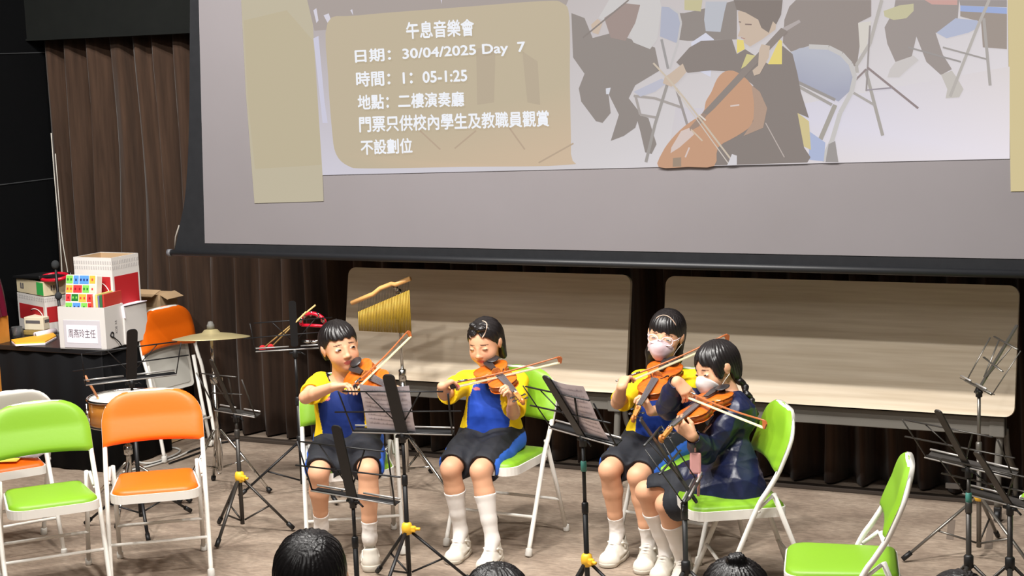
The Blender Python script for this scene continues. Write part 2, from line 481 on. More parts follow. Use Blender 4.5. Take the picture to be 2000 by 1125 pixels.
# right hand part: standing legs, chairs, stand
add(P7((640, 150), (690, 60), (700, 0), (1050, 0), (1040, 130), (1010, 180), (920, 180), (960, 300), (1010, 380), (950, 412), (870, 340), (815, 200), (785, 330), (700, 340), (655, 240)), (150, 140, 136))
add(P7((860, 0), (1040, 0), (1040, 28), (900, 24)), (196, 154, 146))
add(P7((700, 340), (800, 305), (828, 330), (780, 370), (720, 425), (655, 425), (670, 380)), (196, 190, 188))
add(P7((950, 410), (1010, 388), (1040, 430), (1074, 490), (1050, 535), (975, 540), (985, 490)), (190, 184, 178))
add(P7((635, 60), (720, 30), (800, 20), (800, 60), (760, 100), (690, 110), (640, 90)), (190, 184, 150))
add(P7((1050, 0), (1312, 0), (1312, 40), (1056, 30)), (150, 142, 140))
add(P7((1056, 30), (1312, 42), (1312, 76), (1056, 62)), (150, 166, 208))
add(P7((1056, 62), (1312, 76), (1312, 270), (1180, 260), (1170, 120), (1056, 90)), (152, 140, 132))
add(P7((925, 180), (1030, 100), (1150, 112), (1160, 150), (1100, 180), (980, 210)), (172, 178, 200))
ln(P7((1215, 0), (1150, 150), (1000, 530)), 6, GR); ln(P7((1185, 100), (1220, 470)), 6, (166, 160, 156)); ln(P7((770, 260), (1060, 340)), 3.5, (150, 144, 142)); ln(P7((960, 260), (1200, 325)), 3.5, (156, 150, 147))
ln(P7((625, 0), (560, 240), (485, 360), (490, 400)), 7, GR); ln(P7((535, 380), (630, 745)), 6.5, (164, 158, 152)); ln(P7((470, 510), (590, 580)), 5, (166, 160, 156))
ln(P7((560, 140), (540, 500)), 3.5, (148, 140, 138)); ln(P7((545, 370), (825, 595)), 4.5, (140, 126, 126)); ln(P7((540, 495), (680, 482)), 3, (150, 142, 150)); ln(P7((540, 380), (480, 440)), 4, (140, 126, 126))
# the cellist
add(P6((1390, 320), (1440, 295), (1500, 284), (1620, 290), (1700, 330), (1750, 390), (1775, 460), (1745, 560), (1680, 620), (1560, 560), (1430, 500)), [(176, 178, 190)]*6+[(158, 160, 178)]*5)
ln(P6((1500, 284), (1620, 290), (1700, 330), (1755, 390), (1780, 470), (1760, 560), (1690, 690), (1640, 860), (1580, 985)), 9, (192, 188, 186))
ln(P6((1430, 500), (1660, 610)), 6, (148, 142, 140)); ln(P6((1440, 530), (1640, 640)), 6, (160, 154, 150)); ln(P6((1660, 640), (1570, 850)), 9, (160, 154, 146))
add(P6((1500, 800), (1600, 870), (1590, 985), (1500, 975)), (166, 176, 206))
add(P6((1620, 880), (1660, 860), (1680, 990), (1600, 990)), (150, 144, 142))
add(P6((1420, 680), (1500, 740), (1512, 915), (1440, 880)), (202, 187, 136))
add(P6((840, 250), (1030, 240), (1060, 330), (1110, 300), (1250, 390), (1340, 280), (1400, 330), (1430, 450), (1450, 560), (1500, 720), (1430, 690), (1470, 900), (1510, 960), (1490, 992), (900, 1011), (940, 860), (1150, 700), (1160, 520), (1060, 440), (900, 430), (760, 445), (690, 380), (770, 290)), DK2)
add(P6((1060, 240), (1100, 245), (1108, 300), (1060, 325)), (220, 202, 112)); add(P6((1250, 392), (1320, 240), (1336, 250), (1335, 392)), (220, 202, 112)); add(P6((1085, 420), (1120, 330), (1180, 340), (1120, 400)), (200, 190, 130))
add(P6((1066, 70), (1110, 60), (1200, 130), (1250, 190), (1280, 130), (1300, 140), (1296, 180), (1255, 210), (1215, 240), (1140, 285), (1105, 262), (1095, 225), (1065, 222), (1080, 180), (1070, 120)), SKN)
ln(P6((1110, 148), (1150, 150)), 2.5, (130, 112, 104)); ln(P6((1072, 132), (1085, 136)), 2.5, (130, 112, 104)); ln(P6((1085, 230), (1110, 236)), 2, (170, 130, 118))
add(P6((1060, 60), (1040, 0), (1340, 0), (1330, 90), (1300, 150), (1280, 130), (1255, 200), (1210, 170), (1190, 120), (1110, 75)), (122, 111, 105))
cel = spline([(1060, 440), (990, 435), (940, 480), (905, 560), (870, 620), (850, 690), (740, 770), (660, 850), (605, 930), (582, 1020), (760, 1019), (922, 1012), (945, 900), (1060, 830), (1150, 760), (1165, 640), (1150, 520)], 3, True)
add(P6(*[tuple(p) for p in cel]), (190, 146, 116))
add(P6((1150, 520), (1200, 560), (1245, 660), (1220, 780), (1100, 830), (1160, 740), (1166, 640)), (170, 142, 124))
add(P6((770, 780), (720, 800), (660, 900), (655, 935), (710, 900), (800, 820)), (206, 188, 182)); add(P6((670, 965), (720, 960), (720, 1017), (668, 1018)), (150, 130, 112)); ln(P6((770, 900), (745, 960)), 3, (208, 190, 184)); ln(P6((1020, 648), (1075, 640)), 3, (208, 190, 182))
add(P6((1330, 170), (1370, 190), (920, 665), (860, 720), (848, 690)), (134, 123, 117))
add(P6((850, 690), (880, 700), (830, 770), (775, 800), (770, 780)), (150, 128, 116)); ln(P6((780, 790), (850, 860)), 3, (200, 180, 160)); ln(P6((830, 700), (870, 735)), 3, (216, 206, 196))
add(P6((1210, 270), (1262, 280), (1255, 350), (1200, 450), (1165, 462), (1155, 430), (1190, 400), (1195, 310)), SKN)
add(P6((650, 450), (730, 388), (752, 440), (700, 500), (660, 530), (608, 508), (620, 470)), SKN)
ln(P6((550, 385), (640, 480), (740, 600), (1045, 1000)), 3.5, (196, 182, 164)); ln(P6((680, 540), (1010, 1000)), 2, (200, 190, 180)); ln(P6((1235, 750), (1350, 960)), 2, (180, 168, 162))
add(P6((1030, 940), (1060, 950), (1060, 1005), (1000, 1010)), (206, 202, 206))
sl.build('projected_slide')
m_glow = mat('projected_white_letters', (238, 240, 246), 0.9, emit=1.0)
def letter(body, p0, p1, h, off, bold=0.024, m=None, place=None, parent=None):
    """one line of writing whose left bottom is p0, right bottom p1 and capital height h (pixels on the screen plane)"""
    vs, fs = text_mesh(body, bold)
    if len(vs) == 0: return
    x0, x1 = vs[:, 0].min(), vs[:, 0].max(); y0, y1 = vs[:, 1].min(), vs[:, 1].max()
    p0 = np.array(p0, float); p1 = np.array(p1, float); e = p1-p0; up = np.array([e[1], -e[0]]); up = nrm(up)
    mb = MB(); pts = []
    for x, y in vs:
        q = p0+e*((x-x0)/(x1-x0))+up*(h*(y-y0)/(y1-y0))
        pts.append(S(q[0], q[1], off))
    mb._add(pts, fs, False)
    me = bpy.data.meshes.new('lettering'); me.from_pydata([tuple(map(float, v)) for v in pts], [], fs); me.update()
    return link('lettering', me, m or m_glow, scr)
OFFT = _lay[0]+0.0006
letter('午息音樂會', (794, 77), (927, 70), 34, OFFT)
letter('日期：30/04/2025 Day  7', (694, 127), (1027, 107), 30, OFFT)
letter('時間：1：05-1:25', (696, 170), (913, 161), 30, OFFT)
letter('地點：二樓演奏廳', (699, 215), (907, 208), 30, OFFT)
letter('門票只供校內學生及教職員觀賞', (702, 259), (1073, 247), 32, OFFT)
letter('不設劃位', (705, 303), (806, 299), 30, OFFT)

# ------------------------------------------------------------------ folded tables behind the players
m_oak = mat('pale_oak_laminate', (238, 224, 202), 0.5, noise=((1.6, 1.6, 42), 0.22, (212, 194, 168)), bump=((3, 3, 90), 0.05, 0.002))
m_tfr = mat('warm_grey_steel', (104, 101, 95), 0.45)
def fold_table(x0, x1, label):
    w = x1-x0; cx = (x0+x1)/2
    t = thing('folding_table', label, 'table', (cx, 7.80, 0), 0, 'flip top tables behind the players')
    a = math.radians(11); z0, h = 0.515, 0.60
    def fn(u, v, d):   # u across, v up the tipped top, d into the board
        return (u, -0.10+v*math.sin(a)+d*math.cos(a), z0+v*math.cos(a)-d*math.sin(a))
    MB().prism([(u, v+h/2) for u, v in round_rect(w, h, 0.045)], 0.0, 0.025, fn).build('tabletop', m_oak, t)
    MB().box((0, -0.045, 0.458), (w-0.10, 0.02, 0.085), bev=0.004).build('apron', m_tfr, t)
    for s in (-1, 1):
        x = s*(w/2-0.085)
        MB().box((x, -0.03, 0.455), (0.07, 0.06, 0.095), bev=0.006).build('hinge_plate', m_tfr, t)
        MB().tube(spline([(x+s*0.01, -0.03, 0.42), (x+s*0.0, -0.03, 0.25), (x-s*0.0, -0.03, 0.075)], 6), 0.017, 12).build('leg', m_tfr, t)
        MB().tube(spline([(x+s*0.03, 0.0, 0.44), (x+s*0.03, 0.04, 0.33), (x+s*0.03, 0.14, 0.24), (x+s*0.03, 0.24, 0.17), (x+s*0.03, 0.25, 0.06)], 6), 0.017, 12, flat=0.8).build('leg', m_tfr, t)
        for y in (-0.03, 0.25):
            MB().lathe([(0.0, -0.014), (0.026, -0.014), (0.03, -0.006), (0.03, 0.006), (0.026, 0.014), (0, 0.014)], (x+(s*0.03 if y > 0 else 0), y, 0.031), (1, 0, 0), 16).box((x+(s*0.03 if y > 0 else 0), y, 0.06), (0.034, 0.03, 0.03), bev=0.006).build('caster', m_blkp, t)
    return t
fold_table(-4.985, -3.305, 'shorter pale oak flip-top table tipped upright behind the boy and the middle girl')
fold_table(-3.115, -1.395, 'wider pale oak flip-top table tipped upright right of the other folded table')

# ------------------------------------------------------------------ folding chairs
CW = 0.215
def arch(t):   # side profile of the long tube: t = height, gives y
    return float(np.interp(t, [0, .22, .43, .565, .69, .79], [0, .10, .195, .28, .335, .362]))
def make_chair(label, m_v, folded=False):
    c = thing('folding_chair', label, 'chair', (0, 0, 0), 0, 'metal folding chairs')
    side = [(0.006, .012), (.10, .22), (.195, .43), (.24, .50), (.28, .565), (.312, .635)]
    pl = [(-CW, y, z) for y, z in side]
    zt, zb = .787, .635
    mid = []
    for k in range(1, 20):
        a = PI-PI*k/20
        cx = math.copysign(abs(math.cos(a))**(2/2.7), math.cos(a))*CW
        z = zb+(zt-zb)*abs(math.sin(a))**(2/2.7)
        mid.append((cx, arch(z), z))
    pts = spline(pl, 5)+[np.array(q) for q in mid]+list(reversed([p*V(-1, 1, 1) for p in spline(pl, 5)]))
    MB().tube(pts, 0.0108, 10).build('frame', m_white, c)
    def pad(v_, m, nm):
        return None
    # backrest: padded panel inside the arch, slightly bowed
    def outline(v):
        z = .565+v*(.8015-.565)
        if z <= zb: return CW+.0085
        q = min(1.0, (z-zb)/(.8015-zb)); return (CW+.0085)*max(0.0, 1-q**2.7)**(1/2.7)
    def back(sign, dom):
        def fn(u, v):
            vv = v
            w = outline(vv); x = (2*u-1)*w
            z = .565+vv*(.8015-.565)
            z += (1-(x/CW)**2)*0.012*(1-vv)
            e = max(0.0, (1-(2*u-1)**6))*max(0.0, 1-(2*vv-1)**6)
            y = arch(z)+0.012*(1-(x/CW)**2)
            q = (.0105+.024*e**0.4) if sign < 0 else (-.0105+.024*e**0.4)
            return V(x, y+sign*q*math.cos(.35), z+sign*q*math.sin(.35)*0.3)
        return fn
    n = 18
    mb = MB(); mb.grid(back(-1, .014), n, n); mb.build('backrest', m_v, c)
    MB().grid(back(1, .005), n, n).build('back_shell', m_pan, c)
    # seat: steel pan and vinyl pad
    def plan(s, r):
        P = []
        wf, wb, yf, yb = .192*s, .172*s, -.07+.012*(1-s)*8, .325-.012*(1-s)*8
        for (x, y, a0, rr) in ((wb-.03, yb-.03, 0, .03), (-wb+.03, yb-.03, 90, .03), (-wf+.07, yf+.07, 180, .07), (wf-.07, yf+.07, 270, .07)):
            for k in range(7):
                a = math.radians(a0+15*k); P.append((x+rr*math.cos(a), y+rr*math.sin(a)))
        return P
    if not folded:
        F = lambda u, v, w: V(u, v, w+0.035*(0.12-v)*0.4)
    else:      # seat swung up into the frame: its underside faces forward
        F = lambda u, v, w: V(u*0.97, 0.222+(0.325-v)*0.36+(w-.40)*0.8-0.01, 0.325+(0.325-v)*0.78*0.9-(w-.40)*0.5)
    sg = MB(); sg.prism(plan(1, 0), .378, .416, F, False); sg.build('seat_pan', m_pan if folded else m_white, c)
    rings = [(1.0, .414), (.985, .424), (.95, .432), (.8, .438), (.4, .441), (.02, .442)]
    vs = []; fs = []; m = len(plan(1, 0))
    for s, z in rings:
        for (x, y) in plan(.965, 0): vs.append(F(x*s, .125+(y-.125)*s, z))
    for i in range(len(rings)-1):
        for j in range(m): fs.append((i*m+j, i*m+(j+1) % m, (i+1)*m+(j+1) % m, (i+1)*m+j))
    fs.append(tuple(range((len(rings)-1)*m, len(rings)*m)))
    MB()._add(vs, fs).build('seat', m_v, c)
    if folded:
        MB().prism([(x*.84, .125+(y-.125)*.84) for x, y in plan(1, 0)], .3735, .379, F).build('seat_underside', mat('grey_seat_underside', (178, 176, 168), 0.5), c)
    # rear legs, cross bars, feet, links
    for s in (-1, 1):
        if folded: a, b2 = (s*.188, .255, .50), (s*.19, .035, .016)
        else: a, b2 = (s*.186, .268, .475), (s*.19, .432, .010)
        MB().tube([a, ((a[0]+b2[0])/2, (a[1]+b2[1])/2+.004, (a[2]+b2[2])/2), b2], 0.0105, 10).build('rear_leg', m_white, c)
        MB().lathe([(.0, 0), (.013, 0.001), (.0155, .006), (.0145, .03), (.0122, .034)], b2[:2]+(0,), (0, 0, 1), 12).build('foot_cap', m_rub, c)
        MB().lathe([(.0, 0), (.014, 0.001), (.017, .006), (.0155, .034), (.0135, .038)], (s*CW, 0.006, 0), (0, .3, 1), 12).build('foot_cap', m_rub, c)
        if not folded:
            MB().tube([(s*.203, .205, .425), (s*.200, .262, .472)], 0.0075, 8).tube([(s*.20, .20, .415), (s*.224, .20, .415)], .006, 8).build('folding_link', m_white, c)
    bz = .17
    ry = (.432+(.268-.432)*bz/.475) if not folded else .10
    MB().tube([(-.19, ry, bz), (.19, ry, bz)], 0.0075, 8).build('cross_bar', m_white, c)
    MB().tube([(-CW, arch(.165), .165), (CW, arch(.165), .165)], 0.0075, 8).build('cross_bar', m_white, c)
    return c
R = math.radians
green0 = make_chair('lime green folding chair the middle violin girl sits on', m_green)
green0.location = (-3.521, 6.549, 0); green0.rotation_euler = (0, 0, R(-2))
orange0 = make_chair('empty orange folding chair facing out in front of the snare drum', m_orange)
orange0.location = (-4.664, 5.665, 0); orange0.rotation_euler = (0, 0, R(38))
dup(green0, (-4.945, 5.335, 0), R(50), 'empty lime green folding chair beside the front orange chair')
dup(orange0, (-5.83, 5.90, 0), R(-122), 'orange folding chair seen from behind with a yellow card on its seat')
dup(green0, (-4.035, 6.26, 0), R(33), 'lime green folding chair the boy sits on')
dup(green0, (-2.76, 6.72, 0), R(-12), 'folding chair hidden under the girl in white glasses')
dup(green0, (-2.383, 6.262, 0), R(-58), 'lime green folding chair under the girl in the navy jacket')
dup(green0, (-1.74, 5.62, 0), R(-74), 'empty lime green folding chair side-on, right of the navy jacket girl')
q = pz(1984, 972, .40)
_a = R(-60); _l = (-.2*math.cos(_a)+.06*math.sin(_a), -.2*math.sin(_a)-.06*math.cos(_a))
dup(green0, (q[0]-_l[0], q[1]-_l[1], 0), R(-60), 'lime green folding chair cut off by the right edge of the photo')
fc = make_chair('folded orange chair with its grey seat underside showing, leaning beside the boxes', m_orange, True)
fc.location = (-6.035, 7.675, 0); fc.rotation_euler = (0, R(0), R(90))
fc.rotation_euler = (R(15), 0, R(84))

# ------------------------------------------------------------------ music stands
def rot3(ax, a):
    return np.array(Matrix.Rotation(a, 3, ax))
def music_stand(label, base, ledge_z, ang, m=None, w=.42, tilt=24, hub=.29, legrad=.27, legyaw=0.0, off=0.0, collar=True, spw=.052, narrow=False, up=1.0, poleback=0.03, clip=False, teal=False):
    m = m or m_blk
    t = thing('music_stand', label, 'music stand', (base[0], base[1], 0), R(ang), 'folding music stands')
    MB().tube([(0, 0, .055), (0, 0, hub+.22)], .0105, 12).build('lower_pole', m, t)
    MB().tube([(0, 0, hub+.2), (0, 0, ledge_z-.03)], .0075, 12).lathe([(0.0125, hub+.185), (.0135, hub+.19), (.0135, hub+.225), (.009, hub+.23)], n=12).build('upper_pole', m, t)
    if collar:
        MB().lathe([(.012, hub-.03), (.021, hub-.026), (.024, hub), (.02, hub+.018), (.012, hub+.024)], n=14).box((.024, 0, hub-.005), (.03, .022, .026), bev=.005).tube([(.036, 0, hub-.004), (.058, 0, hub-.004)], .007, 8).build('leg_collar', m_yel, t)
    else:
        MB().lathe([(.012, hub-.03), (.018, hub-.026), (.018, hub+.018), (.012, hub+.024)], n=14).build('leg_collar', m_blkp, t)
    for k in range(3):
        a = R(legyaw-ang)+2*PI*k/3
        d = V(math.cos(a), math.sin(a), 0)
        p0 = d*.018+V(0, 0, hub-.02); p1 = d*legrad+V(0, 0, .012)
        lg = MB().tube([p0, p1], .0085, 10, flat=.75).build('leg', m, t)
        MB().tube([p1-(p1-p0)*.12, p1+V(0, 0, .002)], .0112, 10).build('rubber_foot', m_blkp, lg)
        MB().tube([V(0, 0, .075)+d*.012, p0+(p1-p0)*.52], .0045, 8).build('brace', m, t)
    # desk: lattice of flat bars, leaning back (top towards -y)
    ti = R(tilt)
    def D(u, v, d=0.0): return V(u+off, -v*math.sin(ti)+d*math.cos(ti), ledge_z+v*math.cos(ti)+d*math.sin(ti))
    MB().lathe([(.006, -.03), (.014, -.028), (.014, .012), (.006, .016)], (0, 0, ledge_z-.012), n=12).tube([(-.03, 0, ledge_z-.015), (.03, 0, ledge_z-.015)], .007, 8).tube([(.03, 0, ledge_z-.015), (.052, 0, ledge_z-.03)], .004, 6).build('tilt_joint', m_blkp, t)
    MB().prism([(x, y+.14) for x, y in round_rect(spw, .34*up, spw*.35)], -.006, .000, lambda u, v, d: D(u, v, d)).build('spine', m, t)
    h = w/2
    lb = MB()
    lb.tube([D(-h, 0, .004), D(h, 0, .004)], .0062, 8)
    lb.prism([(-h, .0), (h, .0), (h, .034), (-h, .034)], -.004, -.001, lambda u, v, d: D(u, d, v))
    lb.build('ledge', m, t)
    MB().tube([D(-h, .008, .034), D(-.03, .008, .034)], .0042, 8).tube([D(.03, .008, .034), D(h, .008, .034)], .0042, 8).tube([D(-h, .004, -.008), D(h, .004, -.008)], .003, 8).build('ledge_lip', mat('bright_rod', (176, 172, 168), .3, .4), t)
    tb = MB()
    W1, W2 = (h*1.27, h*1.0) if not narrow else (h*.8, h*.9)
    tb.tube([D(-W1, .105*up), D(W1, .125*up)], .0055, 8, flat=.6)
    tb.build('cross_bar', m, t)
    MB().tube([D(-W2, .215*up), D(W2, .225*up)], .0055, 8, flat=.6).build('cross_bar', m, t)
    for s in (-1, 1):
        MB().tube([D(s*h, .0), D(s*(h+.02), .215*up)], .0042, 8, flat=.6).build('side_arm', m, t)
        MB().tube([D(s*.012, .05), D(s*W2*.55, .218*up)], .004, 8, flat=.6).build('diagonal_arm', m, t)
    if teal: MB().lathe([(.0085, ledge_z-.14), (.012, ledge_z-.138), (.012, ledge_z-.10), (.0085, ledge_z-.098)], n=12).build('pole_clamp', m_teal, t)
    t['_d'] = 0; del t['_d']
    return t, D
def place_sheet(t, D, label, u0, u1, v0, v1, rot=0.0, d=.012, seed=0):
    rng = np.random.RandomState(seed)
    T = np.array(Matrix.Translation(t.location) @ t.rotation_euler.to_matrix().to_4x4())
    uc, vc = (u0+u1)/2, (v0+v1)/2
    def P(u, v, off=0.0):
        du, dv = (u-.5)*(u1-u0), (v-.5)*(v1-v0)
        x = du*math.cos(rot)-dv*math.sin(rot); y = du*math.sin(rot)+dv*math.cos(rot)
        cur = .010*(2*u-1)**2*(.3+v)+.004*math.sin(5*v+3*u)
        q = D(uc+x, vc+y, d+cur+off); return (T@np.array([*q, 1]))[:3]
    base = P(.5, 0)
    mb = MB(); mb.grid(lambda u, v: P(u, v)-base, 14, 14); mb.grid(lambda u, v: P(1-u, v, .0008)-base, 14, 14)
    o = mb.build('sheet_music', m_paper, None, base)
    # printed staves
    st = MB(); rows = 9
    for r in range(rows):
        v = .12+.78*r/(rows-1)
        for k in range(5):
            vv = v+.0065*(k-2)
            for sgn in (-.0006, .0014):
                A = [P(u, vv, sgn)-base for u in np.linspace(.07, .93, 12)]; B = [P(u, vv+.0022, sgn)-base for u in np.linspace(.07, .93, 12)]
                st._add(A+B, [(i, i+1, 12+i+1, 12+i) for i in range(11)])
        for k in range(16):
            u = .1+.8*rng.rand(); vv = v+.02*(rng.rand()-.5)
            for sgn in (-.0007, .0015):
                st._add([P(u+a, vv+b_, sgn)-base for a, b_ in ((0, 0), (.016, 0), (.016, .012), (0, .012))], [(0, 1, 2, 3)])
                st._add([P(u+a, vv+b_, sgn)-base for a, b_ in ((.013, 0), (.016, 0), (.016, .045), (.013, .045))], [(0, 1, 2, 3)])
    st.build('printed_staves', mat('faint_ink', (188, 179, 188), 0.9), o)
    return tag(o, label, 'sheet music', 'sheets of music on the stands')

b3 = pz(703, 1240); s3, D3 = music_stand('black music stand nearest the camera, in front of the boy, empty desk', b3, zat(b3, 972), -10, w=.43, tilt=13, hub=.17, legyaw=80)
b4 = pz(795, 1035, .26); s4, D4 = music_stand('black music stand with yellow collar between the boy and middle girl, holding sheets', b4, zat(b4, 846), 11, w=.44, tilt=26, hub=.27, legyaw=32)
place_sheet(s4, D4, 'white music sheets on the stand between the boy and middle girl', -.155, .06, .004, .235, R(-3), seed=1)
b5 = pz(1146, 1092, .27); s5, D5 = music_stand('black music stand with yellow collar beside the girl in white glasses, holding a sheet', b5, zat(b5, 852), -29, w=.42, tilt=32, hub=.27, legyaw=10, teal=True)
place_sheet(s5, D5, 'creased grey-white sheet on the stand beside the girl in white glasses', -.05, .16, .004, .27, R(-4), seed=2)
b6 = pz(1343, 1250); s6, D6 = music_stand('grey music stand seen edge-on before the navy jacket girl', b6, zat(b6, 978), -77, m=mat('dark_grey_steel', (62, 62, 62), .35, .5), w=.36, tilt=33, off=-.15, collar=False, legyaw=15, up=1.15, spw=.036)
b7 = pz(1912, 965, .29); s7, D7 = music_stand('silver music stand before the wider folded table, edge-on with yellow collar', b7, zat(b7, 757), 122, m=m_sil, w=.30, tilt=32, hub=.29, legrad=.33, legyaw=207, narrow=True, spw=.022)
m_dsil = mat('dark_dull_steel', (70, 67, 64), .35, .55)
b8 = pz(1892, 1240); s8, D8 = music_stand('dark music stand with a teal clamp, right of the green side-on chair', b8, zat(b8, 912), -30, m=m_dsil, w=.42, tilt=34, legyaw=20, teal=True, collar=False, spw=.034, up=.9)
b9 = pz(1972, 1245); s9, D9 = music_stand('dark music stand with low desk, rightmost of all stands', b9, zat(b9, 985), -30, m=m_dsil, w=.44, tilt=38, legyaw=40, collar=False, spw=.034, up=.9)
b1 = pz(277, 1030); s1, D1 = music_stand('black music stand with bare desk standing over the snare drum', b1, zat(b1, 742), 52, w=.44, tilt=20, up=.82, legyaw=195, hub=.25, legrad=.30, collar=False)
bs = pz(468, 930, .29); ss, Ds = music_stand('small dark music stand with yellow collar standing beside the cymbal stand', bs, zat(bs, 808), -14, m=m_dsil, w=.29, tilt=24, hub=.29, legrad=.24, legyaw=-85, narrow=True, spw=.026)
b2 = pz(592, 965); s2, D2 = music_stand('black music stand used as a tray for mallets behind the boy', b2, zat(b2, 683), 34, w=.40, tilt=8, legyaw=215, legrad=.33, collar=False, up=.72, spw=.038)

# beaters, tambourine and bells lying on that stand
T2 = np.array(Matrix.Translation(s2.location) @ s2.rotation_euler.to_matrix().to_4x4())
def w2(u, v, d): return (T2@np.array([*D2(u, v, d), 1]))[:3]
m_stick = mat('pale_beech', (214, 178, 112), .5)
for i, (h, tl, lab) in enumerate((((513, 681), (616, 596), 'longer red-headed mallet leaning across the tray stand'), ((529, 679), (598, 609), 'second red-headed mallet beside the longer one on the tray stand'))):
    c0 = w2(0, .0, .02); Yp = c0[1]-.03-.012*i
    a = py(*h, Yp); e = py(*tl, Yp+.02)
    t = thing('mallet', lab, 'mallet', a, 0, 'mallets on the tray stand')
    MB().tube([V(0, 0, 0), e-a], [.0035, .0045], 8).build('stick', m_stick, t)
    MB().ell((0, 0, 0), (.019, .019, .019), n=10).build('mallet_head', mat('red_wool', (200, 24, 36), .8), t)
c0 = w2(0.10, .10, .03)
a = py(612, 632, c0[1]+.03)
t = thing('tambourine', 'red half-moon tambourine resting on the tray stand behind the boy', 'tambourine', a)
tam = [V(.075*math.cos(k), -.01*math.sin(k), .055*math.sin(k)) for k in np.linspace(R(-12), R(192), 24)]
MB().tube(tam, .011, 8).tube([tam[0], tam[-1]], .009, 8).build('frame', mat('red_gloss_plastic', (205, 24, 48), .3), t)
for k in (R(25), R(60), R(95), R(130), R(160)):
    MB().lathe([(0, -.003), (.014, -.002), (.016, 0), (.014, .002), (0, .003)], (.075*math.cos(k), -.014, .055*math.sin(k)), (.3, 1, 0), 12).build('jingle', m_chr, t)
a = py(606, 667, w2(0, 0, .03)[1]-.02)
t = thing('castanet', 'silver bell clappers lying on the ledge of the tray stand', 'hand bells', a)
for k in (-1, 1): MB().ell((.02*k, 0, 0), (.02, .014, .010), n=8).build('clapper', m_chr, t)
MB().tube([(-.05, 0, .0), (.05, 0, .004)], .006, 8).build('handle', m_chr, t)

# ------------------------------------------------------------------ percussion
def tripod(t, hub, rad, yaw, m, r=.009, top=None):
    for k in range(3):
        a = R(yaw)+2*PI*k/3; d = V(math.cos(a), math.sin(a), 0)
        lg = MB()
        p0 = d*.02+V(0, 0, hub); p1 = d*rad*.55+V(0, 0, hub*.52); p2 = d*rad+V(0, 0, .014)
        lg.tube([p0, p1, p2], r, 8)
        lg.tube([d*.014+V(0, 0, hub*.40), p1*1.0], r*.7, 8)
        g = lg.build('leg', m, t)
        MB().tube([p2+V(0, 0, .012)-d*.01, p2+d*.006-V(0, 0, .003)], .0135, 10).build('rubber_foot', m_blkp, g)
# cymbal
bc = pz(432, 962); zc = zat(bc, 655)
t = thing('cymbal', 'brass cymbal on a chrome tripod stand left of the tray stand', 'cymbal', (bc[0], bc[1], 0))
pl_ = MB().lathe([(.006, .034), (.035, .030), (.048, .014), (.11, .006), (.2, -.012), (.203, -.0145), (.11, .003), (.05, .009), (.006, .028)], (0, 0, 0), n=48).build('plate', mat('brass_cymbal', (230, 214, 162), .34, .7, bump=((6, 6, 160), .1, .002)), t, (0, 0, zc))
pl_.rotation_euler = Matrix.Rotation(R(6.0), 3, Vector((-.89, -.45, 0))).to_euler()
MB().lathe([(.0, zc+.075), (.012, zc+.072), (.016, zc+.06), (.02, zc+.055), (.02, zc+.035), (.0, zc+.034)], n=16).build('wing_nut', mat('grey_felt', (96, 94, 90), .7), t)
MB().tube([(0, 0, .12), (0, 0, .62)], .0125, 12).tube([(0, 0, .6), (0, 0, zc+.02)], .0085, 10).lathe([(.0125, .585), (.02, .59), (.02, .635), (.0125, .64)], n=14).build('pole', m_chr, t)
MB().tube([(.016, -.0, .61), (.05, -.01, .615)], .005, 8).box((.055, -.012, .616), (.022, .006, .018), bev=.002).build('wing_screw', m_chr, t)
tripod(t, .34, .27, 15, m_chr)
MB().tube(spline([(0.02, -.01, .30), (.045, -.03, .22), (.04, -.03, .13), (.02, -.03, .11), (.0, -.03, .14), (.0, -.02, .22)], 5, True), .0028, 6, True).build('wire_loop', m_chr, t)
# snare drum
zs = .60; cs = pz(243, 775, zs)
t = thing('snare_drum', 'snare drum with white head on a chrome stand behind the front orange chair', 'drum', (cs[0], cs[1], 0))
r = .178
MB().lathe([(r-.004, zs-.125), (r, zs-.12), (r, zs-.012), (r-.004, zs-.006)], n=40).build('shell', mat('honey_maple_shell', (206, 140, 62), .3, noise=((2, 2, 30), .25, (180, 112, 44)), coat=.4), t)
MB().lathe([(0, zs+.001), (r-.004, zs), (r-.002, zs-.006)], n=40).build('drum_head', mat('white_drum_skin', (232, 230, 226), .6), t)
for z in (zs+.002, zs-.128): MB().tube([((r+.006)*math.cos(a), (r+.006)*math.sin(a), z) for a in np.linspace(0, 2*PI, 41)[:-1]], .0065, 8, True).build('rim', m_chr, t)
for k in range(8):
    a = 2*PI*k/8+.2; d = V(math.cos(a), math.sin(a), 0)
    MB().tube([d*(r+.016)+V(0, 0, zs-.01), d*(r+.016)+V(0, 0, zs-.12)], .004, 6).tube([d*(r+.014)+V(0, 0, zs-.045), d*(r+.014)+V(0, 0, zs-.085)], .010, 8).build('lug', m_chr, t)
MB().tube([(0, 0, .16), (0, 0, zs-.19)], .013, 12).lathe([(.013, .30), (.022, .305), (.022, .35), (.013, .355)], n=14).build('stand_pole', m_chr, t)
for k in range(3):
    a = R(80)+2*PI*k/3; d = V(math.cos(a), math.sin(a), 0)
    MB().tube([(0, 0, zs-.20), d*(r*.6)+V(0, 0, zs-.165), d*(r+.012)+V(0, 0, zs-.145), d*(r+.014)+V(0, 0, zs-.11)], .007, 8).build('basket_arm', m_chr, t)
tripod(t, .26, .30, -65, m_chr)
a = pz(191, 777, zs+.007); e = py(166, 734, a[1]-.06)
ds = thing('drumstick', 'brown drumstick propped on the snare drum against the bare stand', 'drumstick', a)
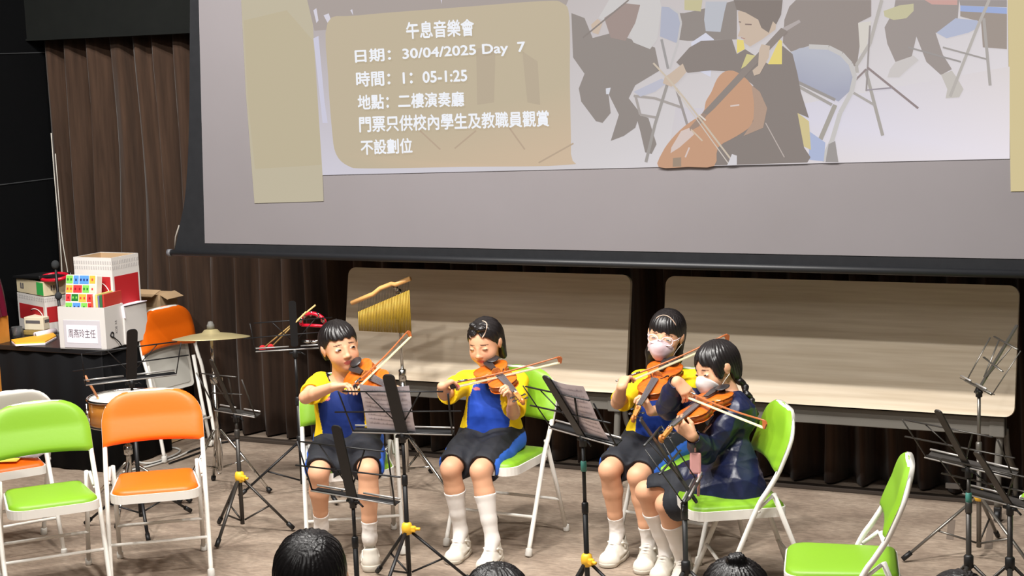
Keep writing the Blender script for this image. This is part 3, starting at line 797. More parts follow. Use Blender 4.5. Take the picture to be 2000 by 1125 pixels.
MB().tube([V(0, 0, 0), (e-a)*.1, e-a], [.0045, .006, .0075], 8).build('shaft', mat('brown_hickory', (168, 110, 70), .5), ds); MB().ell((0, 0, 0), (.006, .006, .008), n=8).build('tip', m_stick, ds)
# bar chimes
bb = pz(797, 958); zt_ = zat(bb, 570)
t = thing('bar_chimes', 'brass bar chimes hanging from a wooden bar on a chrome stand', 'chimes', (bb[0], bb[1], 0))
Bp = V(bb[0], bb[1], 0)
Yc = bb[1]-.05
def Cw(x, y): return py(x, y, Yc)-Bp
w0, w1 = Cw(687, 592), Cw(801, 544)
d01 = w1-w0
bar = [w0+d01*u+V(0, 0, o) for u, o in ((0, 0), (.38, .0), (.50, .014), (.70, .012), (.76, .0), (1, 0))]
MB().tube(bar, .0125, 10).build('wooden_bar', mat('orange_maple', (238, 184, 116), .35, noise=((8, 8, 8), .3, (224, 164, 96)), coat=.3), t)
m_brass = mat('brass_tubes', (158, 128, 34), .5, .25)
nC = 34
for k in range(nC):
    u = (k+.5)/nC
    ptop = np.array([699+u*(800-699), 609+u*(566-609)]); pbot = np.array([699+u*(800-699), 646+u*(651-646)])
    a = Cw(*ptop); e = a.copy(); e[2] = Cw(*pbot)[2]
    ck = MB().tube([a, e], .0037, 7).build('chime', m_brass, t)
    wb = w0+d01*min(1.0, (0.10+.9*u))
    MB().tube([a, V(a[0], a[1], max(a[2]+.012, wb[2]+.0))], .0008, 4).build('cord', m_blkp, ck)
jt = V(0, 0, zt_)
MB().tube([(0, 0, .10), (0, 0, .62)], .0125, 12).tube([(0, 0, .6), (0, 0, zt_)], .008, 10).lathe([(.0125, .58), (.02, .585), (.02, .64), (.0125, .645)], n=14).lathe([(.008, .88), (.015, .884), (.015, .93), (.008, .935)], n=14).tube([(0, 0, .91), (-.05, -.02, .912)], .005, 6).build('pole', m_chr, t)
MB().ell((0, 0, zt_), (.018, .018, .018), n=8).tube([(0, 0, zt_), (w0+d01*.72)+V(0, .01, -.005)], .011, 10).build('tilting_arm', m_chr, t)
tripod(t, .30, .36, -20, m_chr)

# ------------------------------------------------------------------ side table with its boxes
TZ = .70
tA = pz(20, 673, TZ); tB = pz(180, 687, TZ)
yT = (tA[1]+tB[1])/2
t = thing('side_table', 'black skirted table carrying boxes left of the stage', 'table', (-6.85, yT+.31, 0))
x0, x1 = -7.30+6.85, tB[0]+6.85+.03
MB().box(((x0+x1)/2, 0, TZ-.014), (x1-x0, .60, .028), bev=.004).build('tabletop', mat('black_tabletop', (30, 30, 32), .35), t)
m_cl = mat('black_table_skirt', (13, 13, 15), .85, spec=.15)
sk = MB()
def skirt(u, v):
    L_ = (x1-x0)*u; return V(x0+.01+L_*.985, -.285+.006*math.sin(L_*38), .008+v*(TZ-.04))
sk.grid(skirt, 80, 2); sk.grid(lambda u, v: V(x1-.02+.006*math.sin(u*22), -.285+u*.56, .008+v*(TZ-.04)), 40, 2)
sk.build('table_skirt', m_cl, t).modifiers.new('t', 'SOLIDIFY').thickness = .003
for lx, ly in ((x0+.05, -.24), (x1-.06, -.24), (x0+.05, .24), (x1-.06, .24)):
    MB().tube([(lx, ly, 0), (lx, ly, TZ-.03)], .016, 10).build('leg', m_blk, t)
m_card = mat('white_card', (214, 210, 206), .7)
m_cardb = mat('brown_card', (186, 156, 120), .85)
m_red = mat('red_print', (176, 30, 36), .6)
m_ink = mat('grey_ink', (96, 92, 94), .8)
def open_box(name, label, loc, size, rz, m_out, th=.005, m_in=None):
    sx, sy, sz = size
    t = thing(name, label, 'box', loc, rz)
    b = MB()
    b.box((0, 0, th/2+.0005), (sx, sy, th)); b.box((0, -sy/2+th/2, sz/2), (sx, th, sz)); b.box((0, sy/2-th/2, sz/2), (sx, th, sz)); b.box((-sx/2+th/2, 0, sz/2), (th, sy-2*th, sz)); b.box((sx/2-th/2, 0, sz/2), (th, sy-2*th, sz))
    b.build('carton', m_out, t)
    if m_in:
        i = MB(); e = th+.0006
        i.box((0, -sy/2+e, sz/2), (sx-2*e, .001, sz-.004)); i.box((0, sy/2-e, sz/2), (sx-2*e, .001, sz-.004)); i.box((-sx/2+e, 0, sz/2), (.001, sy-2*e, sz-.004)); i.box((sx/2-e, 0, sz/2), (.001, sy-2*e, sz-.004))
        i.build('lining', m_in, t)
    return t
def stripes(t, m, rects, face, size, name='print', e=.0008):
    """flat printing on a box face: rects (u0,u1,v0,v1) in fractions"""
    sx, sy, sz = size; b = MB()
    for u0, u1, v0, v1 in rects:
        if face == 'f': b.box((sx*((u0+u1)/2-.5), -sy/2-e/2, sz*(v0+v1)/2), (sx*(u1-u0), e, sz*(v1-v0)))
        if face == 'r': b.box((sx/2+e/2, sy*((u0+u1)/2-.5), sz*(v0+v1)/2), (e, sy*(u1-u0), sz*(v1-v0)))
    return b.build(name, m, t)
def write_on(t, body, x0, z0, w, h, y, m, bold=.0, vertical=False, face='f', sx=0):
    vs, fs = text_mesh(body, bold)
    if not len(vs): return
    a, b_ = vs.min(0), vs.max(0)
    u = (vs-a)/(b_-a)
    if face == 'f': P = [(x0+w*p[0], y, z0+h*p[1]) for p in u]
    else: P = [(sx, x0-h*p[1], z0-w*p[0]) if vertical else (sx, x0+w*p[0], z0+h*p[1]) for p in u]
    MB()._add(P, fs, False).build('lettering', m, t)
# white file box with a name card
wl = pz(118, 681, TZ); wr = pz(209, 684, TZ); rz_w = math.atan2(wr[1]-wl[1], wr[0]-wl[0])
ws = (np.linalg.norm(wr-wl), .36, .235)
ws = (float(ws[0]), .18, .235)
axx = V(math.cos(rz_w), math.sin(rz_w), 0); ayy = V(-math.sin(rz_w), math.cos(rz_w), 0)
cw = (wl+wr)/2+ayy*ws[1]/2
cw[2] = TZ+.001
wb = open_box('file_box', 'white file box with a name card pocket on the table corner', cw, ws, rz_w, m_card)
MB().box((0.0, -ws[1]/2-.002, .085), (ws[0]*.78, .003, .155), bev=.001).build('card_pocket', mat('clear_pocket', (206, 202, 208), .3), wb)
MB().box((0.0, -ws[1]/2-.0042, .085), (ws[0]*.66, .001, .10)).build('name_card', m_paper, wb)
write_on(wb, '周燕玲主任', -ws[0]*.29, .065, ws[0]*.58, .048, -ws[1]/2-.0052, mat('dark_ink', (60, 54, 66), .8), .0)
write_on(wb, 'A4  BOX', ws[1]*.12, .15, .075, .02, 0, m_ink, 0, True, 'r', ws[0]/2+.001)
MB().tube(spline([(ws[0]/2+.002, -.05, .075), (ws[0]/2+.004, -.03, .06), (ws[0]/2+.002, -.02, .08), (ws[0]/2+.003, -.035, .09)], 5, True), .004, 6, True).tube(spline([(ws[0]/2+.003, -.03, .065), (ws[0]/2+.012, .01, .03), (ws[0]/2+.014, .03, .005)], 6), .003, 6).build('string_tie', m_blkp, wb)
# gift-wrapped pack with a bright suit-symbol pattern standing in the box
pk = thing('wrapped_pack', 'pack in bright patterned wrap standing in the white file box', 'package', cw+axx*(-.05)+V(0, 0, .125), rz_w)
pw, ph, pt = .205, .275, .06
MB().box((0, .012, ph/2), (pw, pt, ph), rot3('X', R(-10)), bev=.008).build('wrapper', mat('patterned_wrap_base', (232, 226, 214), .35), pk)
rng = np.random.RandomState(4)
cols = {'green': (130, 205, 90), 'blue': (90, 150, 225), 'orange': (250, 180, 70), 'red': (226, 62, 66), 'dgreen': (44, 120, 52), 'navy': (36, 50, 110), 'dred': (150, 28, 36), 'cream': (240, 226, 190)}
Mx = rot3('X', R(-10))
def on_pack(mb, u0, u1, v0, v1, e):
    pts = [(u*pw*.5, v*ph) for u, v in ((u0, v0), (u1, v0), (u1, v1), (u0, v1))]
    P = [V(0, .012, ph/2)+Mx@V(x, -pt/2-e, z-ph/2) for x, z in pts]
    mb._add(P, [(0, 1, 2, 3)], False)
groups = {}
cells = []
names = ['green', 'orange', 'blue', 'red', 'cream', 'green', 'blue', 'red', 'orange', 'dgreen', 'red', 'navy']
v = .02
for j in range(5):
    u = -.95; hgt = .17+.05*rng.rand()
    while u < .9:
        w_ = .34+.34*rng.rand(); u1 = min(.96, u+w_)
        if u1-u > .14: cells.append((names[rng.randint(len(names))], u+.02, u1-.02, v+.008+.02*rng.rand(), min(.985, v+hgt-.008)))
        u = u1
    v += hgt
for cname, u0, u1, v0, v1 in cells: groups.setdefault(cname, MB()); on_pack(groups[cname], u0, u1, v0, v1, .0012)
dots = {'green': 'dgreen', 'orange': 'red', 'blue': 'navy', 'red': 'dred', 'dgreen': 'green', 'cream': 'red', 'navy': 'green'}
for cname, u0, u1, v0, v1 in cells:
    nx = max(1, int((u1-u0)/.2)); ny = max(1, int((v1-v0)/.13))
    for i in range(nx):
        for j in range(ny):
            uu = u0+(u1-u0)*(i+.5)/nx; vv = v0+(v1-v0)*(j+.5)/ny
            k = dots[cname]; groups.setdefault(k, MB())
            on_pack(groups[k], uu-.05, uu+.05, vv-.022, vv+.022, .0022)
for k, g in groups.items(): g.build('wrap_pattern', mat('wrap_'+k, cols[k], .35), pk)
books = (((190, 60, 50), .012), ((60, 110, 70), .018), ((120, 120, 170), .010), ((236, 214, 120), .014), ((225, 220, 210), .016), ((210, 90, 60), .012))
xo = ws[0]/2-.012
for i, (c, w) in enumerate(books):
    bk = thing('book', ['red', 'green', 'mauve', 'pale yellow', 'white', 'rust'][i]+' booklet standing in the right end of the white file box', 'book', cw+axx*(xo-.001-w/2)+ayy*(.02)+V(0, 0, .007), rz_w, 'booklets in the file box')
    MB().box((0, 0, .15), (w*.92, .17, .295-.008*(i % 3)), bev=.001).build('cover', mat('booklet_%d' % i, c, .5), bk)
    xo -= w+.001
# red and white cartons
def red_box(label, c, size, rz, hd):
    b = open_box('carton', label, c, size, rz, m_card, .006, m_cardb)
    stripes(b, m_red, [(.06, .94, hd[0], hd[1])], 'f', size, 'red_panel'); stripes(b, m_red, [(.06, .94, hd[0], hd[1])], 'r', size, 'red_panel')
    n = 16
    stripes(b, mat('pale_grey_print', (182, 178, 176), .7), [((k+.2)/n, (k+.75)/n, .86+.06*r_, .90+.06*r_) for k in range(n) for r_ in (0, 1)], 'f', size, 'border_print')
    stripes(b, mat('pale_grey_print', (182, 178, 176), .7), [((k+.2)/n, (k+.75)/n, .86+.06*r_, .90+.06*r_) for k in range(n) for r_ in (0, 1)], 'r', size, 'border_print')
    sx, sy, sz = size
    arc = [(sx*(.16+.30*math.sin(k)), -sy/2-.0022, sz*(hd[0]+.02+(hd[1]-hd[0])*.75*max(0, math.cos(k)))) for k in np.linspace(-.6, 1.5, 16)]
    MB().tube(arc, .0028, 5).build('white_swoosh', m_white, b)
    return b
c1 = pz(213, 640, TZ)
bl = py(160, 575, 7.50)
rb1 = pd(0, 0, 1)
# tall one behind the file box
kn1 = py(217, 504, yT+.20); zt1 = float(kn1[2])
k0, k1, k2 = pz(143, 502, zt1), kn1, pz(270, 494, zt1)
rz1 = math.atan2(k1[1]-k0[1], k1[0]-k0[0]); sx1 = float(np.linalg.norm(k1-k0))
ax1 = V(math.cos(rz1), math.sin(rz1), 0); ay1 = V(-math.sin(rz1), math.cos(rz1), 0)
sy1 = float(abs((k2-k1)@ay1))
cc = (k0+k1)/2+ay1*sy1/2; cc[2] = TZ+.002
red_box('tall red and white carton, open top, behind the file box', cc, (sx1, sy1, zt1-TZ-.002), rz1, (.42, .78))
# lower left one with a flat box and a folder on it
kn2 = py(86, 580, yT+.37); zt2 = float(kn2[2])
h0, h1 = pz(33, 570, zt2), kn2
rz2 = math.atan2(h1[1]-h0[1], h1[0]-h0[0]); sx2 = float(np.linalg.norm(h1-h0)); ay2 = V(-math.sin(rz2), math.cos(rz2), 0); ax2 = V(math.cos(rz2), math.sin(rz2), 0)
sy2 = .19
cc2 = (h0+h1)/2+ay2*sy2/2; cc2[2] = TZ+.002
red_box('low red and white carton under the flat box at the table back', cc2, (sx2, sy2, zt2-TZ-.004), rz2, (.30, .72))
fb = thing('flat_box', 'cream flat box with a green label on the low red carton', 'box', cc2+V(0, 0, zt2-TZ), rz2)
fs_ = (sx2*.98, sy2, .085)
MB().box((0, 0, fs_[2]/2), fs_, bev=.003).build('carton', mat('cream_card', (214, 200, 166), .7), fb)
MB().box((fs_[0]*.38, -fs_[1]/2-.0008, .042), (fs_[0]*.24, .0012, .074)).build('green_label', mat('green_label', (58, 176, 84), .5), fb)
stripes(fb, m_ink, [(.14, .19, .35, .7), (.22, .27, .35, .7), (.14, .27, .3, .36)], 'f', fs_, 'mark'); stripes(fb, m_ink, [(.25, .3, .35, .7), (.33, .38, .35, .7), (.41, .46, .35, .7)], 'r', fs_, 'mark')
fo = thing('folder', 'black folder lying on the cream flat box', 'folder', cc2+V(-.02, 0, zt2-TZ+.0865), rz2)
MB().box((0, 0, .014), (sx2*1.0, .20, .016), rot3('Y', R(-4)), bev=.003).build('cover', m_blkp, fo); MB().box((0, 0.002, .014), (sx2*.98, .202, .009), rot3('Y', R(-4))).build('pages', m_paper, fo)
hp = py(106, 541, cc2[1]-.09)
ho = thing('ring_tambourine', 'red ring tambourine with black skin lying by the flat box', 'tambourine', hp)
ring = [V(.085*math.cos(a), .06*math.sin(a), .012*math.sin(a)) for a in np.linspace(0, 2*PI, 33)[:-1]]
MB().tube(ring, .011, 8, True).build('rim', mat('red_gloss_plastic', (205, 24, 48), .3), ho); MB()._add([V(0, 0, -.003)]+ring, [(0, i+1, (i+1) % 32+1) for i in range(32)]).build('skin', m_blkp, ho)
for (x, y, rr, lab) in ((108, 517, .023, 'upper black foam ball of a microphone above the red ring tambourine'), (114, 578, .02, 'black foam ball of a microphone against the file box')):
    q = py(x, y, yT+.10 if y > 550 else yT+.30)
    mt = thing('microphone', lab, 'microphone', q)
    MB().ell((0, 0, 0), (rr, rr, rr*1.15), n=10).build('foam_cover', mat('grey_foam', (44, 46, 48), .95), mt)
    MB().tube([(0, 0, -rr*.8), (-.01, .02, -max(.06, q[2]-TZ-.001))], .008, 8).build('handle', m_blkp, mt)
# small white carton, paper roll, orange envelope, clear tray
zt3 = .80
g0, g1 = pz(33, 640, TZ+.035), pz(66, 644, TZ+.035)
sb = thing('small_carton', 'small white carton with dark print on the table front left', 'box', pz(66, 655, TZ)*V(1, 1, 0)+V(0, 0.06, TZ+.032), 0.1)
MB().box((0, 0, .038), (.135, .12, .075), bev=.003).build('carton', mat('ivory_card', (232, 222, 196), .6), sb)
MB().box((-.005, -.061, .048), (.10, .001, .018)).build('print', m_ink, sb); MB().box((0.068, 0, .05), (.001, .09, .018)).build('print', m_ink, sb)
cb = thing('clear_tray', 'clear amber tray beneath the small white carton', 'tray', sb.location-Vector((0, 0, .0315)), 0.1)
MB().box((0, 0, .015), (.15, .135, .03), bev=.006).build('tray', mat('amber_plastic', (190, 160, 96), .25, trans=.3), cb)
pr = thing('paper_roll', 'rolled white paper lying by the file box', 'paper roll', pz(69, 655, TZ+.02), 0)
e1 = pz(108, 647, TZ+.02)-pz(69, 655, TZ+.02)
MB().tube([V(0, 0, 0), e1], .019, 14).build('roll', m_paper, pr); MB().tube([V(-.001, -.0005, 0), e1*.01], .013, 10).build('core', m_ink, pr)
ev0 = [pz(x, y, TZ+.014) for x, y in ((22, 664), (104, 651), (110, 656), (88, 668), (30, 671))]
eo = thing('envelope', 'orange-yellow envelope lying at the table front edge', 'envelope', ev0[0])
MB().prism([(p[0]-ev0[0][0], p[1]-ev0[0][1]) for p in ev0], -.004, .003).build('sleeve', mat('orange_paper', (250, 184, 50), .6), eo)
MB().prism([(p[0]-ev0[0][0]+.012, p[1]-ev0[0][1]-.012) for p in ev0], -.0125, -.0045).build('pages', m_paper, eo)
gl = thing('glass_tumbler', 'clear glass tumbler at the far left end of the table', 'glass', pz(27, 660, TZ)+V(0, .03, .001))
MB().lathe([(0, .0), (.028, .001), (.033, .06), (.031, .06), (.026, .006), (0, .006)], n=20).build('tumbler', mat('clear_glass', (225, 228, 230), .05, trans=.9), gl)
# brown carton and white box behind the file box
w2a = pz(246, 668, TZ)
wb2 = thing('white_carton', 'white carton with loose flaps right of the tall carton', 'box', V(w2a[0]-.03, yT+.30, TZ+.001), rz1)
s_ = (.19, .20, .21)
MB().box((0, 0, s_[2]/2), s_, bev=.003).build('carton', m_card, wb2)
MB().box((.02, -.103, .185), (.17, .004, .07), rot3('X', R(8))).box((0.01, 0.0, .214), (.19, .19, .003), rot3('Y', R(-4))).build('paper_flap', m_paper, wb2)
bp_ = py(300, 572, 7.93); bz_ = float(bp_[2])
bcx = open_box('brown_carton', 'brown cardboard box behind the folded orange chair', V(bp_[0], 7.93, 0.001), (.22, .16, bz_), 0.0, m_cardb)
MB().box((.0, -.10, bz_+.012), (.20, .09, .004), rot3('X', R(18))).box((.13, 0, bz_-.01), (.07, .15, .004), rot3('Y', R(25))).build('flap', m_cardb, bcx)

# ------------------------------------------------------------------ lectern with a maroon cloth at the left edge
le = py(20, 700, 6.86)
LX = py(22, 700, 7.26)[0]-.115
t = thing('lectern', 'orange-brown wooden lectern cut off by the left edge', 'lectern', (LX, 7.06, 0), 0)
hz = py(10, 642, 6.86)[2]
MB().box((0, 0, hz/2), (.24, .40, hz-.001), bev=.006).build('body', mat('orange_oak', (214, 146, 66), .4, noise=((5, 5, 1.2), .3, (190, 122, 48))), t)
MB().box((0, 0, .03), (.255, .42, .06), bev=.006).build('plinth', mat('orange_oak', (0, 0, 0)), t)
ck = thing('satin_cloth', 'maroon satin cloth draped over the lectern', 'cloth', (LX, 7.06, hz+.002), 0)
zc_ = py(10, 545, 6.86)[2]-hz
def drape(u, v):
    a = 2*PI*u; x = .132*math.copysign(abs(math.cos(a))**.5, math.cos(a)); y = .205*math.copysign(abs(math.sin(a))**.5, math.sin(a))
    k = 1.03-.10*v-.10*v**3; f = 1+.05*math.sin(11*a+2*v)+.03*math.sin(23*a)
    return V(x*k*f+.012*(1-v), y*k*f, zc_*v*(1-.03*math.sin(5*a)))
cb_ = MB(); cb_.grid(drape, 120, 14); cb_.grid(lambda u, v: V(*(drape(u, 1)*V(1-v, 1-v, 1)))+V(0, 0, .02*v), 120, 4)
cb_.build('cloth', mat('maroon_satin', (92, 8, 36), .32, sheen=.05), ck)

# cables on the floor and the things on the chair seat
cab = MB()
for pts in ([(170, 905), (230, 892), (285, 905), (330, 893), (352, 880), (330, 874), (290, 884)], [(240, 922), (300, 908), (345, 893), (372, 880)]):
    cab.tube([pz(x, y, .008) for x, y in spline(pts, 6)], .006, 6)
tag(cab.build('white_cable', mat('white_cable', (196, 194, 188), .5)), 'white cable coiled on the floor behind the front orange chair', 'cable')
cab = MB()
for pts in ([(180, 880), (245, 915), (320, 900), (400, 872), (470, 858)], [(330, 905), (365, 893), (400, 880)]): cab.tube([pz(x, y, .007) for x, y in spline(pts, 6)], .0055, 6)
tag(cab.build('black_cable', m_blkp), 'black cable running along the floor under the folded orange chair', 'cable')
yc = pz(12, 901, .446)
MB().box((0, 0, 0), (.001, .001, .001))
tag(MB().box((0, 0, 0.002), (.15, .12, .003), rot3('Z', .5)).build('yellow_card', mat('yellow_card', (248, 216, 90), .6), None, pz(8, 897, .447)), 'yellow card lying on the orange chair seat', 'card')
bg = MB(); bgp = pz(52, 889, .452)
bg.grid(lambda u, v: V((u-.5)*.15, (v-.5)*.10, .004+.010*math.sin(PI*u)*math.sin(PI*v)*(1+.5*math.sin(14*u+9*v))), 16, 16); bg.grid(lambda u, v: V((.5-u)*.15, (v-.5)*.10, 0), 4, 4)
bo = bg.build('plastic_bag', mat('clear_film', (214, 204, 204), .2, trans=.5), None, bgp); bo.rotation_euler = (0, 0, .3)
tag(bo, 'clear plastic bag lying beside the yellow card on the orange chair', 'bag')
# tape marks on the floor at the right
tm = mat('brown_floor_tape', (112, 99, 88), .7)
for k, pts in enumerate((((1930, 1015), (1942, 1015), (1938, 1072), (1922, 1072)), ((1852, 1015), (1866, 1015), (1862, 1054), (1848, 1053)))):
    P = [pz(x, y, 0.0006) for x, y in pts]
    o = MB()._add([p-P[0] for p in P]+[p-P[0]+V(0, 0, .0006) for p in P], [(3, 2, 1, 0), (4, 5, 6, 7)], False).build('floor_tape', tm, None, P[0])
    tag(o, ('longer' if k == 0 else 'shorter')+' dark tape strip on the floor by the silver stand', 'tape')

# ------------------------------------------------------------------ violins and bows
m_varn = mat('orange_violin_varnish', (218, 112, 32), .28, noise=((60, 8, 8), .3, (184, 82, 18)), coat=.35)
m_rib = mat('amber_violin_rib', (188, 96, 34), .25, noise=((60, 8, 60), .3, (150, 66, 18)), coat=.4)
m_ebony = mat('ebony', (40, 38, 40), .34)
m_maple = mat('maple_neck', (206, 134, 68), .35, noise=((40, 10, 10), .3, (176, 104, 44)), coat=.2)
m_hair = mat('cream_bow_hair', (236, 222, 182), .6)
m_stickb = mat('brown_bow_stick', (178, 98, 52), .35, coat=.3)
VB = .275       # body length of a child's violin
def make_violin(label):
    t = thing('violin', label, 'violin', (0, 0, 0), 0, 'violins being played')
    pr = [(0, .010), (.004, .032), (.03, .058), (.08, .073), (.17, .080), (.26, .076), (.325, .067), (.345, .0665), (.36, .061), (.40, .050), (.46, .0445), (.52, .0445), (.575, .050), (.61, .058), (.625, .0605), (.645, .058), (.72, .063), (.80, .064), (.88, .058), (.945, .043), (.985, .022), (1.0, .010)]
    xs = [p[0]*VB for p in pr]; ws = [p[1] for p in pr]
    out = [(x, w) for x, w in zip(xs, ws)]+[(x, -w) for x, w in reversed(list(zip(xs, ws)))]
    out = [tuple(p) for p in out]; n = len(out); RH = .027
    def plate(zs, sg):
        vs = []; fs = []
        for k, s in enumerate((1.03, 1.03, .97, .9, .78, .6, .4, .2, .02)):
            for x, y in out:
                cx = VB*.48
                hgt = 0 if k == 0 else (.003 if k == 1 else .003+.011*(1-s*s)**1.0)
                vs.append((cx+(x-cx)*(s if s > 1 else 1-(1-s)*.96), y*s, zs+sg*hgt))
        for k in range(8):
            for j in range(n): fs.append((k*n+j, k*n+(j+1) % n, (k+1)*n+(j+1) % n, (k+1)*n+j))
        fs.append(tuple(range(n))); fs.append(tuple(range(8*n, 9*n)))
        return vs, fs
    b = MB(); b._add(*plate(RH, 1)); b._add(*plate(0, -1))
    b.k = 1; b.prism([(x*1.0, y*.985) for x, y in out], 0, RH, None, True)
    b.build('body', [m_varn, m_rib], t)
    zt = RH+.013
    for s in (-1, 1):
        f = MB(); c = spline([(VB*.46, s*.040), (VB*.445, s*.043), (VB*.45, s*.038), (VB*.52, s*.031), (VB*.58, s*.024), (VB*.59, s*.020), (VB*.575, s*.019)], 4)
        f.tube([(x, y, RH+.0035+.011*(1-min(1, (abs(y)/.05))**2)) for x, y in c], .0028, 6, flat=.5); f.build('f_hole', m_ebony, t)
    # neck, pegbox, scroll
    nb = MB()
    nl = .105
    def neckp(u, v):
        x = VB*.97+u*(nl+.02); a = PI+PI*v; w = .0115-.001*u; return V(x, w*math.cos(a), RH+.004+.010*u*.4+(.014-.004*u)*math.sin(a)+.004)
    nb.grid(neckp, 6, 8)
    nb.prism([(VB*.94, .011), (VB*.94, -.011), (VB*1.0, -.011), (VB*1.0, .011)], .004, RH+.006)
    x0 = VB+nl
    nb.prism(round_rect(.07, .019, .005), -.006, .006, lambda u, v, d: V(x0+.040+u*.97-d*.0, v*(1-.2*u/.035), RH+.006-(u+.035)*.22+d))
    sp = [V(x0+.078+.0*k, 0, RH-.010)+V(.013*(1-k/22)*math.sin(k*.42), 0, -.013*(1-k/22)*math.cos(k*.42)+.003) for k in range(20)]
    nb.tube(sp, [.0085-.0002*k for k in range(20)], 8)
    nb.lathe([(.0, -.012), (.006, -.011), (.006, .011), (0, .012)], (x0+.078, 0, RH-.009), (0, 1, 0), 10)
    nb.build('neck', m_maple, t)
    fl = .205
    def fb(u, v, d=0):
        x = x0+.002-u*fl; w = .0105+.007*u; y = (2*v-1)*w; return V(x, y, RH+.0125+.010*u+.003*(1-(2*v-1)**2)+d)
    g = MB(); g.grid(lambda u, v: fb(u, v), 6, 8); g.grid(lambda u, v: fb(u, 1-v, -.0055-.003*(1-(2*v-1)**2)), 6, 8)
    g._add([fb(1, v) for v in np.linspace(0, 1, 9)]+[fb(1, v, -.0055-.003*(1-(2*v-1)**2)) for v in np.linspace(0, 1, 9)], [(i, i+1, 9+i+1, 9+i) for i in range(8)])
    for vv in (0, 1): g._add([fb(u, vv) for u in (0, .5, 1)]+[fb(u, vv, -.0055) for u in (0, .5, 1)], [(0, 1, 4, 3), (1, 2, 5, 4)])
    g.build('fingerboard', mat('grey_ebony_fingerboard', (92, 88, 92), .3), t)  # even lilac-grey, paler than the other ebony parts
    MB().prism([(-.012, 0), (.012, 0), (.019, .075), (.016, .098), (-.016, .098), (-.019, .075)], 0, .005, lambda u, v, d: V(.010+.100-v, u*1.0, zt+.008+d-.05*(v-.03)*.2)).build('tailpiece', m_ebony, t)
    MB().prism([(-.022, 0), (-.012, .006), (0, .002), (.012, .006), (.022, 0), (.020, .014), (.010, .024), (-.010, .025), (-.020, .017)], -.0018, .0018, lambda u, v, d: V(VB*.52+d, u, zt+.0005+v)).build('bridge', m_maple, t)
    for k in range(4):
        y = (k-1.5)*.0055
        MB().tube([(.108, y*.9, zt+.012), (VB*.52, y*1.25, zt+.0255), (x0, y*.75, RH+.019), (x0+.03, y*.4, RH+.006)], .0006, 5).build('string', m_chr, t)
        s = 1 if k % 2 else -1
        xp = x0+.018+.014*k
        MB().tube([(xp, -s*.012, RH-.003-.003*k), (xp, s*.022, RH-.003-.003*k)], .0024, 7).ell((xp, s*.028, RH-.003-.003*k), (.0085, .0075, .003), n=8).build('peg', m_ebony, t)
    cr = MB(); cr.ell((.024, .030, zt+.016), (.034, .030, .006), n=10); cr.box((.004, .012, .022), (.006, .03, .045), bev=.002); cr.build('chin_rest', m_ebony, t)
    return t
def make_bow(label, L=.52):
    t = thing('violin_bow', label, 'bow', (0, 0, 0), 0, 'bows of the violins')
    pts = [(u*L, 0, .010-.011*math.sin(PI*min(1, u*1.02))+.002*u) for u in np.linspace(0, 1, 16)]
    MB().tube(pts, [.0052-.0018*k/15 for k in range(16)], 8).prism([(L-.012, .012), (L+.004, .013), (L+.012, .002), (L+.003, -.021), (L-.008, -.019)], -.0035, .0035, lambda u, v, d: V(u, d, v)).build('stick', m_stickb, t)
    MB().prism([(-.0065, -.0125), (.0065, -.0125), (.0065, -.0175), (-.0065, -.0175)], .03, L-.004, lambda u, v, d: V(d, u, v-.002)).build('bow_hair', m_hair, t)
    MB().box((.034, 0, -.007), (.036, .013, .028), bev=.003).build('frog', m_ebony, t)
    MB().tube([(.055, 0, .0085), (.10, 0, .0065)], .0052, 8).tube([(-.002, 0, .010), (-.014, 0, .010)], .004, 8).build('grip', m_chr, t)
    return t
def frame_obj(o, org, X, Zh):
    X = nrm(X); Y = nrm(np.cross(Zh, X)); Z = np.cross(X, Y)
    o.matrix_world = Matrix(((X[0], Y[0], Z[0], org[0]), (X[1], Y[1], Z[1], org[1]), (X[2], Y[2], Z[2], org[2]), (0, 0, 0, 1)))
    return X, Y, Z
def bow_solve(frog, tip, L, vf, Drange, near):
    """depth of the frog so that the bow lies on the strings of the violin frame vf=(origin,X,Y,Z)"""
    o, X, Y, Z = vf; best = None
    for D in np.arange(Drange[0], Drange[1], .004):
        a = pd(*frog, D); b = reach(a, *tip, L, near); d = b-a
        la, lb = (a-o)@Y, (b-o)@Y
        if abs(lb-la) < 1e-6: continue
        t = -la/(lb-la)
        if t < .02 or t > .98: cost = 9
        else:
            c = a+d*t-o; x, z = c@X, c@Z
            cost = abs(z-.077)+.6*max(0, abs(x-.165)-.035)
        if best is None or cost < best[0]: best = (cost, D, a, b)
    return best
def fix_elbow(sh, el, wr, l1, l2):
    v = wr-sh; d = np.linalg.norm(v); d_ = min(d, (l1+l2)*.995); u = v/d
    a = (l1*l1-l2*l2+d_*d_)/(2*d_); h = math.sqrt(max(1e-6, l1*l1-a*a))
    p = el-sh; p = p-u*(p@u); p = nrm(p)
    return sh+u*a*(d/d_)+p*h
def reach(p0, px_, py_, L, near=True):
    """point on the camera ray at distance L from p0"""
    d = nrm(ray(px_, py_)); m = CP-p0; b = m@d; c = m@m-L*L
    disc = b*b-c
    s = math.sqrt(disc) if disc > 0 else 0.0
    return CP+d*((-b-s) if near else (-b+s))

